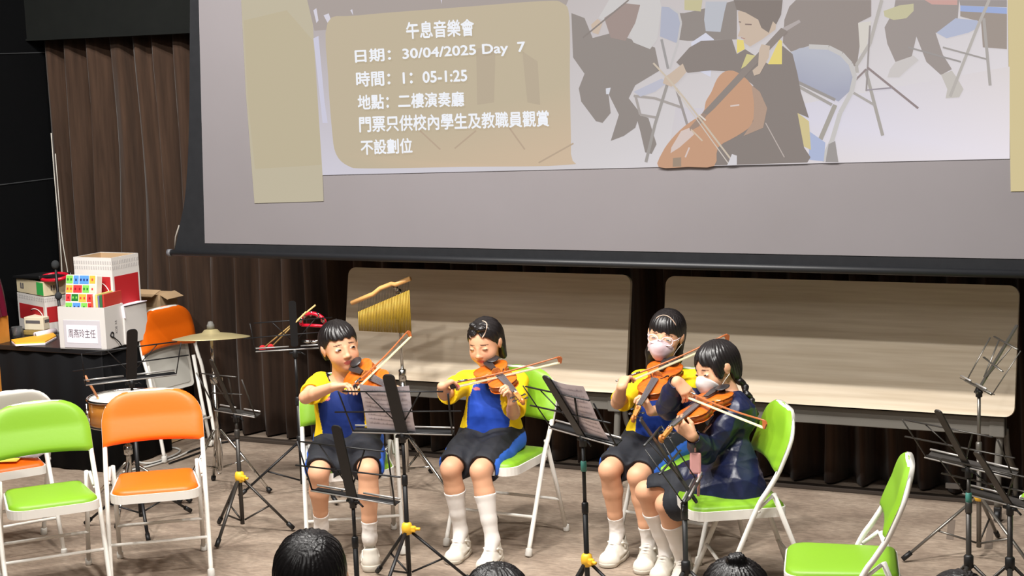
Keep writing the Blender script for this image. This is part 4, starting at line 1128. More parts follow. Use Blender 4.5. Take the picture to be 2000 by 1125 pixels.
# ------------------------------------------------------------------ bodies as smooth blended volumes
class Field:
    def __init__(s, lo, hi, h):
        s.o = np.asarray(lo, float); s.h = h
        s.n = np.ceil((np.asarray(hi)-s.o)/h).astype(int)+1
        s.F = np.full(s.n, 1.0, np.float32)
    def win(s, lo, hi):
        a = np.clip(np.floor((np.asarray(lo)-s.o)/s.h).astype(int), 0, s.n-1); b = np.clip(np.ceil((np.asarray(hi)-s.o)/s.h).astype(int)+1, 1, s.n)
        sl = tuple(slice(i, j) for i, j in zip(a, b))
        ax = [(s.o[i]+np.arange(a[i], b[i])*s.h).astype(np.float32) for i in range(3)]
        return sl, ax[0][:, None, None], ax[1][None, :, None], ax[2][None, None, :]
    def put(s, fn, lo, hi, k=0.0, cut=False):
        m = k+3*s.h
        sl, X, Y, Z = s.win(np.asarray(lo)-m, np.asarray(hi)+m)
        if any(q.stop <= q.start for q in sl): return
        d = fn(X, Y, Z).astype(np.float32); F = s.F[sl]
        if cut:
            d = -d
            if k > 0:
                h = np.clip(.5-.5*(F-d)/k, 0, 1); s.F[sl] = d*h+F*(1-h)+k*h*(1-h)
            else: s.F[sl] = np.maximum(F, d)
        else:
            if k > 0:
                h = np.clip(.5+.5*(F-d)/k, 0, 1); s.F[sl] = d*h+F*(1-h)-k*h*(1-h)
            else: s.F[sl] = np.minimum(F, d)
    def cap(s, a, b, ra, rb=None, k=.01, cut=False):
        a = np.asarray(a, float); b = np.asarray(b, float); rb = ra if rb is None else rb
        ab = b-a; L2 = max(1e-9, ab@ab)
        def fn(X, Y, Z):
            t = np.clip(((X-a[0])*ab[0]+(Y-a[1])*ab[1]+(Z-a[2])*ab[2])/L2, 0, 1)
            return np.sqrt((X-a[0]-t*ab[0])**2+(Y-a[1]-t*ab[1])**2+(Z-a[2]-t*ab[2])**2)-(ra+(rb-ra)*t)
        r = max(ra, rb); s.put(fn, np.minimum(a, b)-r, np.maximum(a, b)+r, k, cut); return s
    def chain(s, pts, rs, k=.01):
        for i in range(len(pts)-1): s.cap(pts[i], pts[i+1], rs[i], rs[i+1], k)
        return s
    def ell(s, c, r, A=None, k=.01, cut=False):
        A = np.eye(3) if A is None else A; c = np.asarray(c, float)
        def fn(X, Y, Z):
            x, y, z = X-c[0], Y-c[1], Z-c[2]
            l = [(x*A[0, i]+y*A[1, i]+z*A[2, i]) for i in range(3)]
            k0 = np.sqrt((l[0]/r[0])**2+(l[1]/r[1])**2+(l[2]/r[2])**2); k1 = np.sqrt((l[0]/r[0]**2)**2+(l[1]/r[1]**2)**2+(l[2]/r[2]**2)**2)+1e-6
            return k0*(k0-1)/k1
        R_ = max(r); s.put(fn, c-R_, c+R_, k, cut); return s
    def at(s, p):
        q = np.clip((np.asarray(p)-s.o)/s.h, 0, s.n-1.001); i = q.astype(int); f = q-i; v = 0
        for dx in (0, 1):
            for dy in (0, 1):
                for dz in (0, 1):
                    v += s.F[i[0]+dx, i[1]+dy, i[2]+dz]*(f[0] if dx else 1-f[0])*(f[1] if dy else 1-f[1])*(f[2] if dz else 1-f[2])
        return v
    def verts(s):
        F = s.F; F[0] = F[-1] = 1; F[:, 0] = F[:, -1] = 1; F[:, :, 0] = F[:, :, -1] = 1
        S_ = F < 0
        c = np.zeros([q-1 for q in F.shape], np.uint8)
        for dx in (0, 1):
            for dy in (0, 1):
                for dz in (0, 1): c += S_[dx:F.shape[0]-1+dx, dy:F.shape[1]-1+dy, dz:F.shape[2]-1+dz]
        idx = np.argwhere((c > 0) & (c < 8))
        gid = np.full(c.shape, -1, np.int32); gid[tuple(idx.T)] = np.arange(len(idx))
        P = np.zeros((len(idx), 3)); n = np.zeros(len(idx))
        cor = [(x, y, z) for x in (0, 1) for y in (0, 1) for z in (0, 1)]
        val = {q: F[idx[:, 0]+q[0], idx[:, 1]+q[1], idx[:, 2]+q[2]] for q in cor}
        for a in cor:
            for ax in range(3):
                if a[ax] == 0:
                    b = list(a); b[ax] = 1; b = tuple(b)
                    va, vb = val[a], val[b]; m = (va < 0) != (vb < 0)
                    t = np.where(m, va/np.where(m, va-vb, 1), 0)
                    for d in range(3): P[:, d] += np.where(m, a[d]+(t if d == ax else 0), 0)
                    n += m
        P = idx+P/n[:, None]
        Q = []
        for ax in range(3):
            o1, o2 = (ax+1) % 3, (ax+2) % 3
            sh = [slice(None)]*3; sa = list(sh); sb = list(sh); sa[ax] = slice(0, -1); sb[ax] = slice(1, None)
            ed = np.argwhere(S_[tuple(sa)] != S_[tuple(sb)])
            ok = (ed[:, o1] > 0) & (ed[:, o2] > 0) & (ed[:, o1] < c.shape[o1]) & (ed[:, o2] < c.shape[o2]); ed = ed[ok]
            ins = S_[tuple(ed.T)]
            def g(d1, d2):
                e = ed.copy(); e[:, o1] -= d1; e[:, o2] -= d2; return gid[tuple(e.T)]
            q = np.stack([g(1, 1), g(0, 1), g(0, 0), g(1, 0)], 1)
            q[~ins] = q[~ins][:, ::-1]; Q.append(q)
        return s.o+P*s.h, np.concatenate(Q)
def vmesh(name, P, Q, cols=None, smooth=True):
    me = bpy.data.meshes.new(name)
    me.vertices.add(len(P)); me.vertices.foreach_set('co', np.asarray(P, np.float32).ravel())
    me.loops.add(len(Q)*4); me.loops.foreach_set('vertex_index', Q.astype(np.int32).ravel())
    me.polygons.add(len(Q)); me.polygons.foreach_set('loop_start', np.arange(len(Q), dtype=np.int32)*4)
    me.update(calc_edges=True)
    me.polygons.foreach_set('use_smooth', np.ones(len(Q), bool))
    if cols is not None:
        ca = me.color_attributes.new('Col', 'FLOAT_COLOR', 'POINT'); c4 = np.ones((len(P), 4), np.float32); c4[:, :3] = cols
        ca.data.foreach_set('color', c4.ravel())
    me.validate(); me.update()
    return me
def relax(P, Q, n=2):
    for _ in range(n):
        acc = np.zeros_like(P); cnt = np.zeros(len(P))
        for a in range(4):
            b = (a+1) % 4
            np.add.at(acc, Q[:, a], P[Q[:, b]]); np.add.at(acc, Q[:, b], P[Q[:, a]]); np.add.at(cnt, Q[:, a], 1); np.add.at(cnt, Q[:, b], 1)
        P = P*.4+acc/np.maximum(cnt, 1)[:, None]*.6
    return P
def wrinkle(P, Q, amp, freq, seed, n=7):
    rng = np.random.RandomState(seed)
    N = np.zeros_like(P)
    e = np.cross(P[Q[:, 2]]-P[Q[:, 0]], P[Q[:, 3]]-P[Q[:, 1]])
    for a in range(4): np.add.at(N, Q[:, a], e)
    N /= np.linalg.norm(N, axis=1)[:, None]+1e-9
    h = np.zeros(len(P))
    for k in range(n):
        d = rng.normal(size=3); d[2] *= 1.3; d /= np.linalg.norm(d); f = freq*(.6+.9*rng.rand())
        w = P@d*f+rng.rand()*6.3+1.2*np.sin(P@rng.normal(size=3)*freq*.35)
        h += (1-np.abs(np.sin(w)))**1.6
    h = h/n-.33
    return P+N*(h*amp*2.2)[:, None]
SK = np.array(lin((216, 164, 130))); SKD = np.array(lin((198, 132, 104)))
m_skin = mat('skin', (214, 160, 128), .5, attr=True, spec=.35)
m_cloth = mat('sports_cloth', (60, 90, 180), .75, attr=True, spec=.25, bump=((260, 260, 260), .15, .001))
m_black_short = mat('dark_shorts_cloth', (34, 35, 40), .7, attr=True, spec=.3)
m_nylon = mat('navy_nylon', (22, 29, 62), .38, attr=True, bump=((45, 45, 45), .25, .006))
m_sock = mat('white_cotton', (226, 220, 214), .85, bump=((300, 300, 60), .2, .001))
m_shoe = mat('white_trainer_leather', (222, 216, 204), .55, bump=((60, 60, 60), .12, .002))
m_sole = mat('off_white_sole', (198, 190, 176), .7)
m_hairm = mat('black_hair', (26, 22, 22), .34, bump=((120, 120, 14), .25, .0012), spec=.5)
m_mask = mat('mask_fabric', (206, 184, 190), .8, bump=((120, 120, 120), .1, .001))
m_maskg = mat('grey_white_mask', (196, 192, 190), .8, bump=((120, 120, 120), .1, .001))
m_eye = bpy.data.materials.new('eye'); m_eye.use_nodes = True
def _eye():
    nt = m_eye.node_tree; b = nt.nodes['Principled BSDF']; a = nt.nodes.new('ShaderNodeAttribute'); a.attribute_name = 'Col'
    nt.links.new(a.outputs['Color'], b.inputs['Base Color']); b.inputs['Roughness'].default_value = .15
_eye()
def axes_from(fwd, up):
    f = nrm(fwd); u = nrm(up-f*(f@up)); l = np.cross(u, f)       # left, forward, up
    return np.stack([l, f, u], 1)
def cam_dir(yaw, pitch, roll):
    """head frame: yaw towards image right, pitch down, roll anticlockwise, all relative to the line of sight"""
    y, p, r = R(yaw), R(pitch), R(roll)
    f = -FW*math.cos(y)*math.cos(p)+RT*math.sin(y)*math.cos(p)-UP*math.sin(p)
    u0 = UP*math.cos(r)-RT*math.sin(r)
    return axes_from(f, u0)
def add_head(F, C, A, s):
    L = lambda x, y, z: C+A@(V(x, y, z)*s)
    F.ell(L(0, -.014, .030), V(.0725, .090, .078)*s, A, .02)
    F.ell(L(0, .018, -.018), V(.060, .068, .070)*s, A, .03)
    F.ell(L(0, .036, -.058), V(.037, .042, .040)*s, A, .03)
    F.ell(L(0, .062, -.082), V(.017, .014, .013)*s, A, .02)
    for q in (-1, 1):
        F.ell(L(q*.033, .047, -.034), V(.027, .028, .028)*s, A, .025)
        F.ell(L(q*.031, .092, .004), V(.019, .014, .011)*s, A, .012, True)
        F.ell(L(q*.030, .071, .002), V(.0155, .011, .0095)*s, A, .006)
        F.ell(L(q*.073, -.006, -.004), V(.006, .016, .026)*s, A, .006)
        F.ell(L(q*.079, -.010, .004), V(.005, .014, .018)*s, A, .006)
        F.ell(L(q*.009, .087, -.031), V(.008, .008, .006)*s, A, .006)
    F.cap(L(0, .080, .008), L(0, .090, -.024), .0065*s, .0095*s, .010)
    F.ell(L(0, .096, -.027), V(.0085, .0075, .0075)*s, A, .008)
    F.ell(L(0, .079, -.0515), V(.019, .007, .0042)*s, A, .006); F.ell(L(0, .077, -.0605), V(.015, .0072, .0052)*s, A, .006)
def hand(F, wr, fdir, pal, side, curl=(.5, .8, .5), s=1.0, spread=.12, thumb=(.75, .55, -.35), curls=None):
    """palm and five fingers; fdir to the knuckles, pal the way the palm faces, side +1 right hand"""
    X = nrm(fdir); Z = nrm(-(pal-X*(pal@X))); Y = np.cross(Z, X)*side       # Y towards the thumb
    W = lambda x, y, z: wr+(X*x+Y*y+Z*z)*s
    pl = .058
    kn = [(pl, .021, 0), (pl+.003, .007, .002), (pl, -.0075, .001), (pl-.006, -.020, -.002)]
    for kx in kn: F.cap(W(.004, kx[1]*.55, 0), W(*kx), .0125*s, .0090*s, .010)
    F.cap(W(.018, .012, -.003), W(.036, .014, -.006), .012*s, .010*s, .010)
    ln_ = [(.026, .018, .014), (.029, .020, .015), (.026, .019, .014), (.020, .015, .012)]
    for i, kx in enumerate(kn):
        c = curls[i] if curls else curl
        p = W(*kx); ang = 0; yw = spread*(1.5-i)*.6
        for j, l in enumerate(ln_[i]):
            ang += c[j]
            d = X*math.cos(ang)*math.cos(yw)+Y*math.sin(yw)-Z*math.sin(ang)
            q = p+nrm(d)*l*s; r0 = (.0076-.0007*j)*s; F.cap(p, q, r0, r0-.0006*s, .003); p = q
    p = W(.014, .020, -.004); d = nrm(X*thumb[0]+Y*thumb[1]+Z*thumb[2])
    q = p+d*.028*s; F.cap(p, q, .0105*s, .0085*s, .006)
    d2 = nrm(X*(thumb[0]+.35)+Y*(thumb[1]-.45)+Z*(thumb[2]-.1)); F.cap(q, q+d2*.022*s, .0082*s, .0068*s, .003)
def head_col(P, C, A, s, cols):
    q = (P-C)@A/s
    x, y, z = q.T
    lip = ((x/.019)**2+((z+.056)/.0095)**2 < 1) & (y > .06)
    ck = np.exp(-(((np.abs(x)-.04)/.02)**2+((z+.03)/.018)**2))*(y > .03)
    cols[:] = cols*(1-.18*ck[:, None])+np.array(lin((214, 120, 100)))*.18*ck[:, None]
    cols[lip] = np.array(lin((186, 96, 88)))
    br = ((np.abs(x)-.031)/.017)**2+((z-.0235+.0028*(np.abs(x)-.031)/.016)/.0030)**2 < 1
    cols[br & (y > .05)] = np.array(lin((92, 64, 52)))
def surface_y(F, C, A, s, x, z, y0=.13):
    y = y0
    while y > 0:
        if F.at(C+A@(V(x, y, z)*s)) < 0: return y
        y -= .001
    return .08
def eyes(F, C, A, s, par, org, look=(0, 0), lid=1.0):
    for q in (-1, 1):
        y = surface_y(F, C, A, s, q*.031, .003)
        c = C+A@(V(q*.031, y-.0050, .003)*s)
        m = MB().ell((0, 0, 0), (.0148, .0066, .0066*lid), n=20); me = m.mesh('eye')
        co = np.array([v.co for v in me.vertices])
        d = np.hypot(co[:, 0]-look[0]*.004, (co[:, 2]-look[1]*.0015))
        col = np.tile(np.array([*lin((205, 192, 184)), 1.0]), (len(co), 1)); col[d < .0088] = (*lin((38, 22, 18)), 1); col[np.abs(co[:, 2]) > .0050*lid] = (*lin((60, 38, 32)), 1)
        if lid < .5: col[:] = (*lin((58, 34, 28)), 1)
        ca = me.color_attributes.new('Col', 'FLOAT_COLOR', 'POINT'); ca.data.foreach_set('color', col.astype('f').ravel())
        M4 = np.eye(4); M4[:3, :3] = A*s; M4[:3, 3] = c-org
        me.transform(Matrix(M4.tolist()))
        link('eye', me, m_eye, par)
def hair_mesh(C, A, s, org, par, style, m=None):
    h = .003
    F = Field((-.15, -.17, -.36), (.15, .14, .15), h)
    F.ell((0, -.016, .036), (.0795, .099, .083), None, .0)
    F.ell((0, -.045, .0), (.073, .076, .095), None, .03)
    X = (F.o[0]+np.arange(F.n[0])*h)[:, None, None]; Y = (F.o[1]+np.arange(F.n[1])*h)[None, :, None]; Z = (F.o[2]+np.arange(F.n[2])*h)[None, None, :]
    fr, sd, bk = style['front'], style['side'], style['back']
    w1 = np.clip((Y-.005)/.055, 0, 1); w1 = w1*w1*(3-2*w1); w2 = np.clip((-.01-Y)/.045, 0, 1); w2 = w2*w2*(3-2*w2)
    jag = .004*np.sin(X*190)+.003*np.sin(X*97+1)
    ztop = (sd*(1-w1)*(1-w2)+(fr+jag+style.get('arc', 0)*np.abs(X)/.07)*w1+bk*w2)
    F.F = np.maximum(F.F, ((ztop-Z)*.8).astype(np.float32))
    if style.get('side_bang'):
        for q in (-1, 1):
            F.ell((q*.066, .030, .012), (.013, .026, .046), None, .012)
    for c in style.get('chains', []): F.chain([np.array(p) for p in c[0]], c[1], c[2])
    for e in style.get('blobs', []): F.ell(e[0], e[1], None, .008)
    P, Q = F.verts(); P = relax(P, Q, 1)
    # combed strands
    cr = np.array(style.get('crown', (0, -.05, .115))); d = P-cr; az = np.arctan2(d[:, 0], -d[:, 1]+.02)
    rr = np.hypot(d[:, 0], d[:, 1])+.8*np.abs(d[:, 2])
    st = np.sin(az*34+2.2*np.sin(rr*38))+.6*np.sin(az*71+rr*20)+.5*np.sin(az*17+rr*55)
    N = P/np.linalg.norm(P, axis=1)[:, None]
    P = P+N*(st*.0011*style.get('str', 1.0))[:, None]
    me = vmesh('hair', (C-org)+(P*s)@A.T, Q)
    ho = link('hair', me, m or m_hairm, par)
    for line in style.get('partings', []):      # scalp showing between the locks
        pts = []
        for d in spline([np.array(q, float) for q in line], 5):
            d = nrm(d); r = .16
            while r > .05 and F.at(d*r) > 0: r -= .001
            pts.append((C-org)+A@(d*(r+.0006)*s))
        MB().tube(pts, [.0012]+[.0030]*(len(pts)-2)+[.0012], 6, flat=.6).build('parting', mat('scalp', (198, 168, 148), .6), ho)
    return ho
_shoe = {}
def make_shoe():
    F = Field((-.07, -.08, -.01), (.07, .19, .14), .0028)
    F.cap((0, -.014, .040), (0, .05, .040), .038, .037, .02); F.cap((0, .05, .034), (0, .122, .024), .037, .036, .02)
    F.cap((0, -.016, .045), (0, -.012, .092), .036, .034, .02); F.cap((0, .012, .085), (0, .095, .045), .027, .022, .015)
    F.cap((-.014, .108, .020), (.014, .108, .020), .032, .032, .02)
    F.cap((0, .018, .098), (0, .034, .102), .015, .010, .006)
    F.cap((0, -.004, .075), (0, -.008, .14), .0285, .031, .008, True)
    F.cap((0, .020, .112), (0, .075, .085), .006, .006, .008, True)
    for q in (-1, 1): F.cap((q*.040, .010, .040), (q*.033, .085, .034), .006, .005, .01); F.cap((q*.038, -.02, .062), (q*.034, .03, .082), .005, .005, .008)
    F.cap((-.03, .112, .042), (.03, .112, .042), .005, .005, .01)
    Z = (F.o[2]+np.arange(F.n[2])*F.h)[None, None, :]; F.F = np.maximum(F.F, (.016-Z).astype(np.float32))
    up = F.verts(); me1 = vmesh('shoe', relax(*up, 1), up[1])
    G = Field((-.07, -.09, -.012), (.07, .20, .06), .0028)
    G.cap((0, -.022, .018), (0, .03, .018), .043, .041, .02); G.cap((0, .03, .018), (0, .118, .018), .041, .043, .02)
    Z = (G.o[2]+np.arange(G.n[2])*G.h)[None, None, :]; Y = (G.o[1]+np.arange(G.n[1])*G.h)[None, :, None]
    G.F = np.maximum(G.F, np.maximum(Z-.025-.006*np.clip(-Y/.05, -1, 1), .001-Z).astype(np.float32)+0*Y)
    sp = G.verts(); me2 = vmesh('sole', relax(*sp, 1), sp[1])
    lb = MB()
    for k, (y, z) in enumerate(((.034, .1005), (.051, .0925), (.068, .084), (.084, .0745))):
        lb.tube(spline([(-.021, y-.004, z-.012), (-.012, y, z-.001), (0, y+.003, z+.003), (.012, y, z-.001), (.021, y-.004, z-.012)], 4), .0032, 6)
        if k < 3: lb.tube([(-.015, y, z-.004), (.015, y+.016, z-.010)], .0024, 6)
    me3 = lb.mesh('laces')
    st = MB(); st.tube(spline([(-.041, .010, .055), (-.028, .016, .092), (0, .020, .108), (.028, .016, .092), (.041, .010, .055)], 5), .009, 8, flat=.35); me4 = st.mesh('ankle_strap')
    for me, m in ((me1, m_shoe), (me2, m_sole), (me3, m_sock), (me4, m_shoe)): me.materials.append(m)
    _shoe['m'] = (me1, me2, me3, me4)
def shoe(par, org, ank, toe, s=1.0):
    if not _shoe: make_shoe()
    d = nrm(V(toe[0]-ank[0], toe[1]-ank[1], 0)); l = V(d[1], -d[0], 0)
    M4 = Matrix(((l[0]*s, d[0]*s, 0, ank[0]-org[0]), (l[1]*s, d[1]*s, 0, ank[1]-org[1]), (0, 0, s, 0.001-org[2]), (0, 0, 0, 1)))
    a = bpy.data.objects.new('shoe', _shoe['m'][0]); COL.objects.link(a); a.parent = par; a.matrix_local = M4
    for nm, k in (('sole', 1), ('laces', 2), ('ankle_strap', 3)):
        o = bpy.data.objects.new(nm, _shoe['m'][k]); COL.objects.link(o); o.parent = a
    return a
def lerp(a, b, t): return np.asarray(a)*(1-t)+np.asarray(b)*t

# ------------------------------------------------------------------ people
def frame_of(J):
    T = nrm(J['neck']-J['pel']); s_ = J['shL']-J['shR']; l = nrm(s_-T*(s_@T)); return T, l, np.cross(l, T)
def bounds(J, pad=.15):
    P = np.array([v for k, v in J.items()]); return P.min(0)-pad, P.max(0)+V(pad, pad, .17)
BLUE = lin((36, 78, 190)); YEL = lin((250, 214, 30)); NAVY = lin((22, 29, 62)); DRK = lin((34, 36, 42)); WHT = lin((225, 225, 228))
def seg_t(P, a, b):
    ab = b-a; t = np.clip(((P-a)@ab)/(ab@ab), 0, 1); return t, np.linalg.norm(P-a-t[:, None]*ab, axis=1)
def person(label, J, A, s, style, o):
    base = V(J['pel'][0], J['pel'][1], 0)
    for q in 'RL':
        if 'keep'+q in o: continue
        J['el'+q] = fix_elbow(J['sh'+q], J['el'+q], J['wr'+q], .212*o.get('arm', 1), .182*o.get('arm', 1))
    root = thing('person', label, 'person', base, 0, o.get('group'))
    T, lat, fr = frame_of(J)
    lo, hi = bounds(J); lo[2] = max(lo[2], -.01)
    C = J['head']
    # ---- body: one continuous skin surface
    F = Field(lo, hi, .0034)
    nb = C+A@(V(0, -.022, -.062)*s)
    F.chain([J['pel']+T*.02, J['pel']+T*.16, J['neck']-T*.06], [.062, .058, .062], .03)
    F.cap(J['hipR'], J['hipL'], .058, .058, .03)
    F.cap(lerp(J['neck']-T*.035, J['shR'], .3), J['shR'], .036, .034, .03); F.cap(lerp(J['neck']-T*.035, J['shL'], .3), J['shL'], .036, .034, .03)
    F.cap(J['neck']-T*.03, nb, .041, .040, .02)
    for q in 'RL':
        sh, el, wr = J['sh'+q], J['el'+q], J['wr'+q]
        F.chain([sh, lerp(sh, el, .5), el], [.036, .034, .0285], .012); F.chain([el, lerp(el, wr, .35), wr], [.0285, .0285, .0205], .010)
        h_ = o['hand'+q]
        hand(F, wr, h_[0], h_[1], 1 if q == 'R' else -1, **h_[2])
        hp, kn, an = J['hip'+q], J['kn'+q], J['an'+q]
        F.chain([hp, lerp(hp, kn, .5), kn], [.062, .056, .046], .02)
        cb = lerp(kn, an, .33)-nrm(o['toe'+q]-an)*V(1, 1, 0)*.010
        F.chain([kn, cb, lerp(kn, an, .7), an], [.044, .0445, .032, .027], .012)
        F.cap(an, an+nrm((o['toe'+q]-an)*V(1, 1, 0))*.05-V(0, 0, .06), .024, .018, .015)
        F.ell(kn+nrm((kn-hp))*.012, V(.030, .030, .034), None, .02)
    add_head(F, C, A, s)
    P, Q = F.verts()
    cols = np.tile(SK, (len(P), 1))
    head_col(P, C, A, s, cols)
    for q in 'RL':     # knees a little redder
        d = np.linalg.norm(P-J['kn'+q], axis=1); w = np.exp(-(d/.05)**2)[:, None]*.35; cols = cols*(1-w)+SKD*w
    body = link('body', vmesh('body', P-base, Q, cols), m_skin, root)
    eyes(F, C, A, s, root, base, o.get('look', (0, 0)), o.get('lid', 1.0))
    hair_mesh(C, A, s, base, root, style)
    # ---- shirt or jacket
    jk = o.get('jacket', False); h = .0045
    G = Field(lo-.03, hi+.03, h)
    g = .0 if not jk else .008
    nk = J['neck']
    G.cap(nk-T*.095+lat*.055+fr*.004, nk-T*.095-lat*.055+fr*.004, .074+g, None, .03)
    G.cap(J['pel']+T*.12+lat*.05+fr*.012, J['pel']+T*.12-lat*.05+fr*.012, .079+g, None, .05)
    if jk:
        for q in 'RL': G.cap(J['hip'+q], lerp(J['hip'+q], J['kn'+q], .36), .098, .094, .05)
    hem = -.02 if not jk else -.075
    G.cap(J['pel']+T*.02+lat*.068, J['pel']+T*.02-lat*.068, .086+g, None, .05)
    if jk: G.cap(J['pel']-T*.05+lat*.075, J['pel']-T*.05-lat*.075, .116, None, .05)
    for q, sg in (('R', -1), ('L', 1)):
        sh, el, wr = J['sh'+q], J['el'+q], J['wr'+q]
        G.cap(nk-T*.032+lat*sg*.030, sh-T*.004, .042+g, .047+g, .025)
        if jk:
            G.chain([sh, lerp(sh, el, .5), el], [.052, .056, .050], .02); G.chain([el, lerp(el, wr, .45), lerp(el, wr, .93)], [.050, .047, .031], .02)
            G.cap(lerp(el, wr, .955), lerp(el, wr, 1.12), .027, .027, .004, True)
        else:
            e2 = lerp(sh, el, o.get('sleeve', .78)); dr = V(0, 0, -.008)
            G.chain([sh, lerp(sh, e2, .5)+dr*.4, e2+dr], [.047, .0505, .054], .02)
            d = nrm(el-sh); G.ell(e2+dr+d*.058, (.060, .060, .060), None, .004, True)
    G.cap(nk-T*.004+fr*.012, nk+T*.09+fr*.02, .043, .06, .006, True)
    X = (G.o[0]+np.arange(G.n[0])*h)[:, None, None]-J['pel'][0]; Y = (G.o[1]+np.arange(G.n[1])*h)[None, :, None]-J['pel'][1]; Z = (G.o[2]+np.arange(G.n[2])*h)[None, None, :]-J['pel'][2]
    pl = (hem-(X*T[0]+Y*T[1]+Z*T[2])) if not jk else (J['pel'][2]-.018-.05+0*X+0*Y-(Z+J['pel'][2])+.0); G.F = np.maximum(G.F, pl.astype(np.float32))
    P, Q = G.verts(); P = relax(P, Q, 1)
    P = wrinkle(P, Q, .0095 if jk else .0034, 30 if jk else 30, o.get('seed', 1))
    rel = P-J['pel']; hh = rel@T; aa = rel@lat; ff = rel@fr; tl = (nk-J['pel'])@T
    cols = np.tile(YEL, (len(P), 1))
    if jk:
        cols[:] = NAVY
    else:
        arm = np.zeros(len(P), bool)
        for q in 'RL':
            t, d = seg_t(P, J['sh'+q], J['el'+q]); arm |= (d < .072) & (t > .12)
        blue = (np.abs(aa) < .094+.01*np.sin(hh*9)) & (hh < tl-.050-.25*np.abs(aa)) & ~arm & (ff > -.2)
        cols[blue] = np.array(BLUE)*o.get('blue', 1.0)
        nr = np.linalg.norm((rel-T*tl)-np.outer((rel-T*tl)@T, T), axis=1)
        cols[(nr < .062) & (hh > tl-.012)] = NAVY
        bdg = ((aa+.060)**2/.018**2+(hh-tl+.088)**2/.007**2 < 1) & (ff > .02) & ~arm; cols[bdg] = np.array(lin((226, 120, 120)))
    link('jacket' if jk else 'sports_shirt', vmesh('shirt', P-base, Q, cols), m_nylon if jk else m_cloth, root)
    # ---- shorts
    G = Field(lo-.03, np.array([hi[0], hi[1], J['pel'][2]+.2])+.03, h)
    G.cap(J['hipR'], J['hipL'], .084, None, .04); G.cap(J['pel']+T*.05+lat*.05, J['pel']+T*.05-lat*.05, .076, None, .04)
    for q in 'RL':
        hp, kn = J['hip'+q], J['kn'+q]; d = nrm(kn-hp); e = lerp(hp, kn, o.get('shorts', .80))
        G.chain([hp, lerp(hp, e, .55)-V(0, 0, .006), e-V(0, 0, .008)], [.080, .080, .076], .03)
    G.cap(lerp(J['hipR'], J['knR'], .3)*.5+lerp(J['hipL'], J['knL'], .3)*.5-V(0, 0, .012), lerp(J['hipR'], J['knR'], .66)*.5+lerp(J['hipL'], J['knL'], .66)*.5-V(0, 0, .02), .055, .05, .04)
    for q in 'RL':
        hp, kn = J['hip'+q], J['kn'+q]; d = nrm(kn-hp); e = lerp(hp, kn, o.get('shorts', .80))
        G.ell(e+d*.098-V(0, 0, .008), (.092, .092, .092), None, .004, True)
    P, Q = G.verts(); P = relax(P, Q, 1); P = wrinkle(P, Q, .0045, 32, o.get('seed', 1)+9)
    cols = np.tile(DRK, (len(P), 1))
    for q, sg in (('R', -1), ('L', 1)):
        t, d = seg_t(P, J['hip'+q], J['kn'+q]); rel = P-(J['hip'+q]+t[:, None]*(J['kn'+q]-J['hip'+q]))
        if not jk: cols[(rel@lat*sg > .056) & (rel[:, 2] < .035) & (rel[:, 2] > -.03)] = lin((52, 104, 205))
    link('shorts', vmesh('shorts', P-base, Q, cols), m_black_short, root)
    # ---- socks and shoes
    for q in 'RL':
        kn, an = J['kn'+q], J['an'+q]; tp = o['sock'+q] if 'sock'+q in o else o['sock']
        K = Field(np.minimum(kn, an)-.09, np.maximum(kn, an)+.09, .0034)
        cb = lerp(kn, an, .33)-nrm(o['toe'+q]-an)*V(1, 1, 0)*.010
        full = [kn, cb, lerp(kn, an, .7), an]; rr = [.0475, .048, .0352, .0305]
        K.chain(full, rr, .012); K.cap(an, an+nrm((o['toe'+q]-an)*V(1, 1, 0))*.04-V(0, 0, .04), .031, .028, .02)
        d = nrm(kn-an); tpp = lerp(kn, an, tp)
        Xk = (K.o[0]+np.arange(K.n[0])*K.h)[:, None, None]-tpp[0]; Yk = (K.o[1]+np.arange(K.n[1])*K.h)[None, :, None]-tpp[1]; Zk = (K.o[2]+np.arange(K.n[2])*K.h)[None, None, :]-tpp[2]
        K.F = np.maximum(K.F, (Xk*d[0]+Yk*d[1]+Zk*d[2]).astype(np.float32))
        P, Q = K.verts(); P = relax(P, Q, 1)
        if tp > .6: P = wrinkle(P, Q, .002, 70, 3)
        link('sock', vmesh('sock', P-base, Q), m_sock, root)
        shoe(root, base, an, o['toe'+q], o.get('shoe', .95))
    # ---- mask, glasses
    if o.get('mask'):
        H = Field((-.11, -.03, -.14), (.11, .15, .06), .0028); add_head(H, V(0, 0, 0), np.eye(3), 1.0)
        H.ell((0, .072, -.045), (.034, .034, .042), None, .03); H.F -= .0035
        B_ = Field((-.11, -.03, -.14), (.11, .15, .06), .0028)
        B_.ell((0, .078, -.053), (.066, .066, .050), None, 0); B_.ell((0, .098, -.020), (.022, .03, .020), None, .02)
        H.F = np.maximum(H.F, B_.F)
        P, Q = H.verts(); P = relax(P, Q, 1)
        mo = link('face_mask', vmesh('face_mask', (C-base)+(P*s)@A.T, Q), m_mask if o['mask'] == 1 else m_maskg, root)
        lp = MB()
        for q in (-1, 1):
            for z0, z1 in ((-.030, .018), (-.072, -.026)):
                lp.tube([(C-base)+A@(np.array(p)*s) for p in spline([(q*.058, .050, z0), (q*.066, .025, lerp(z0, z1, .5)), (q*.078, -.008, z1)], 5)], .0014, 5)
        lp.build('ear_loop', m_white, mo)
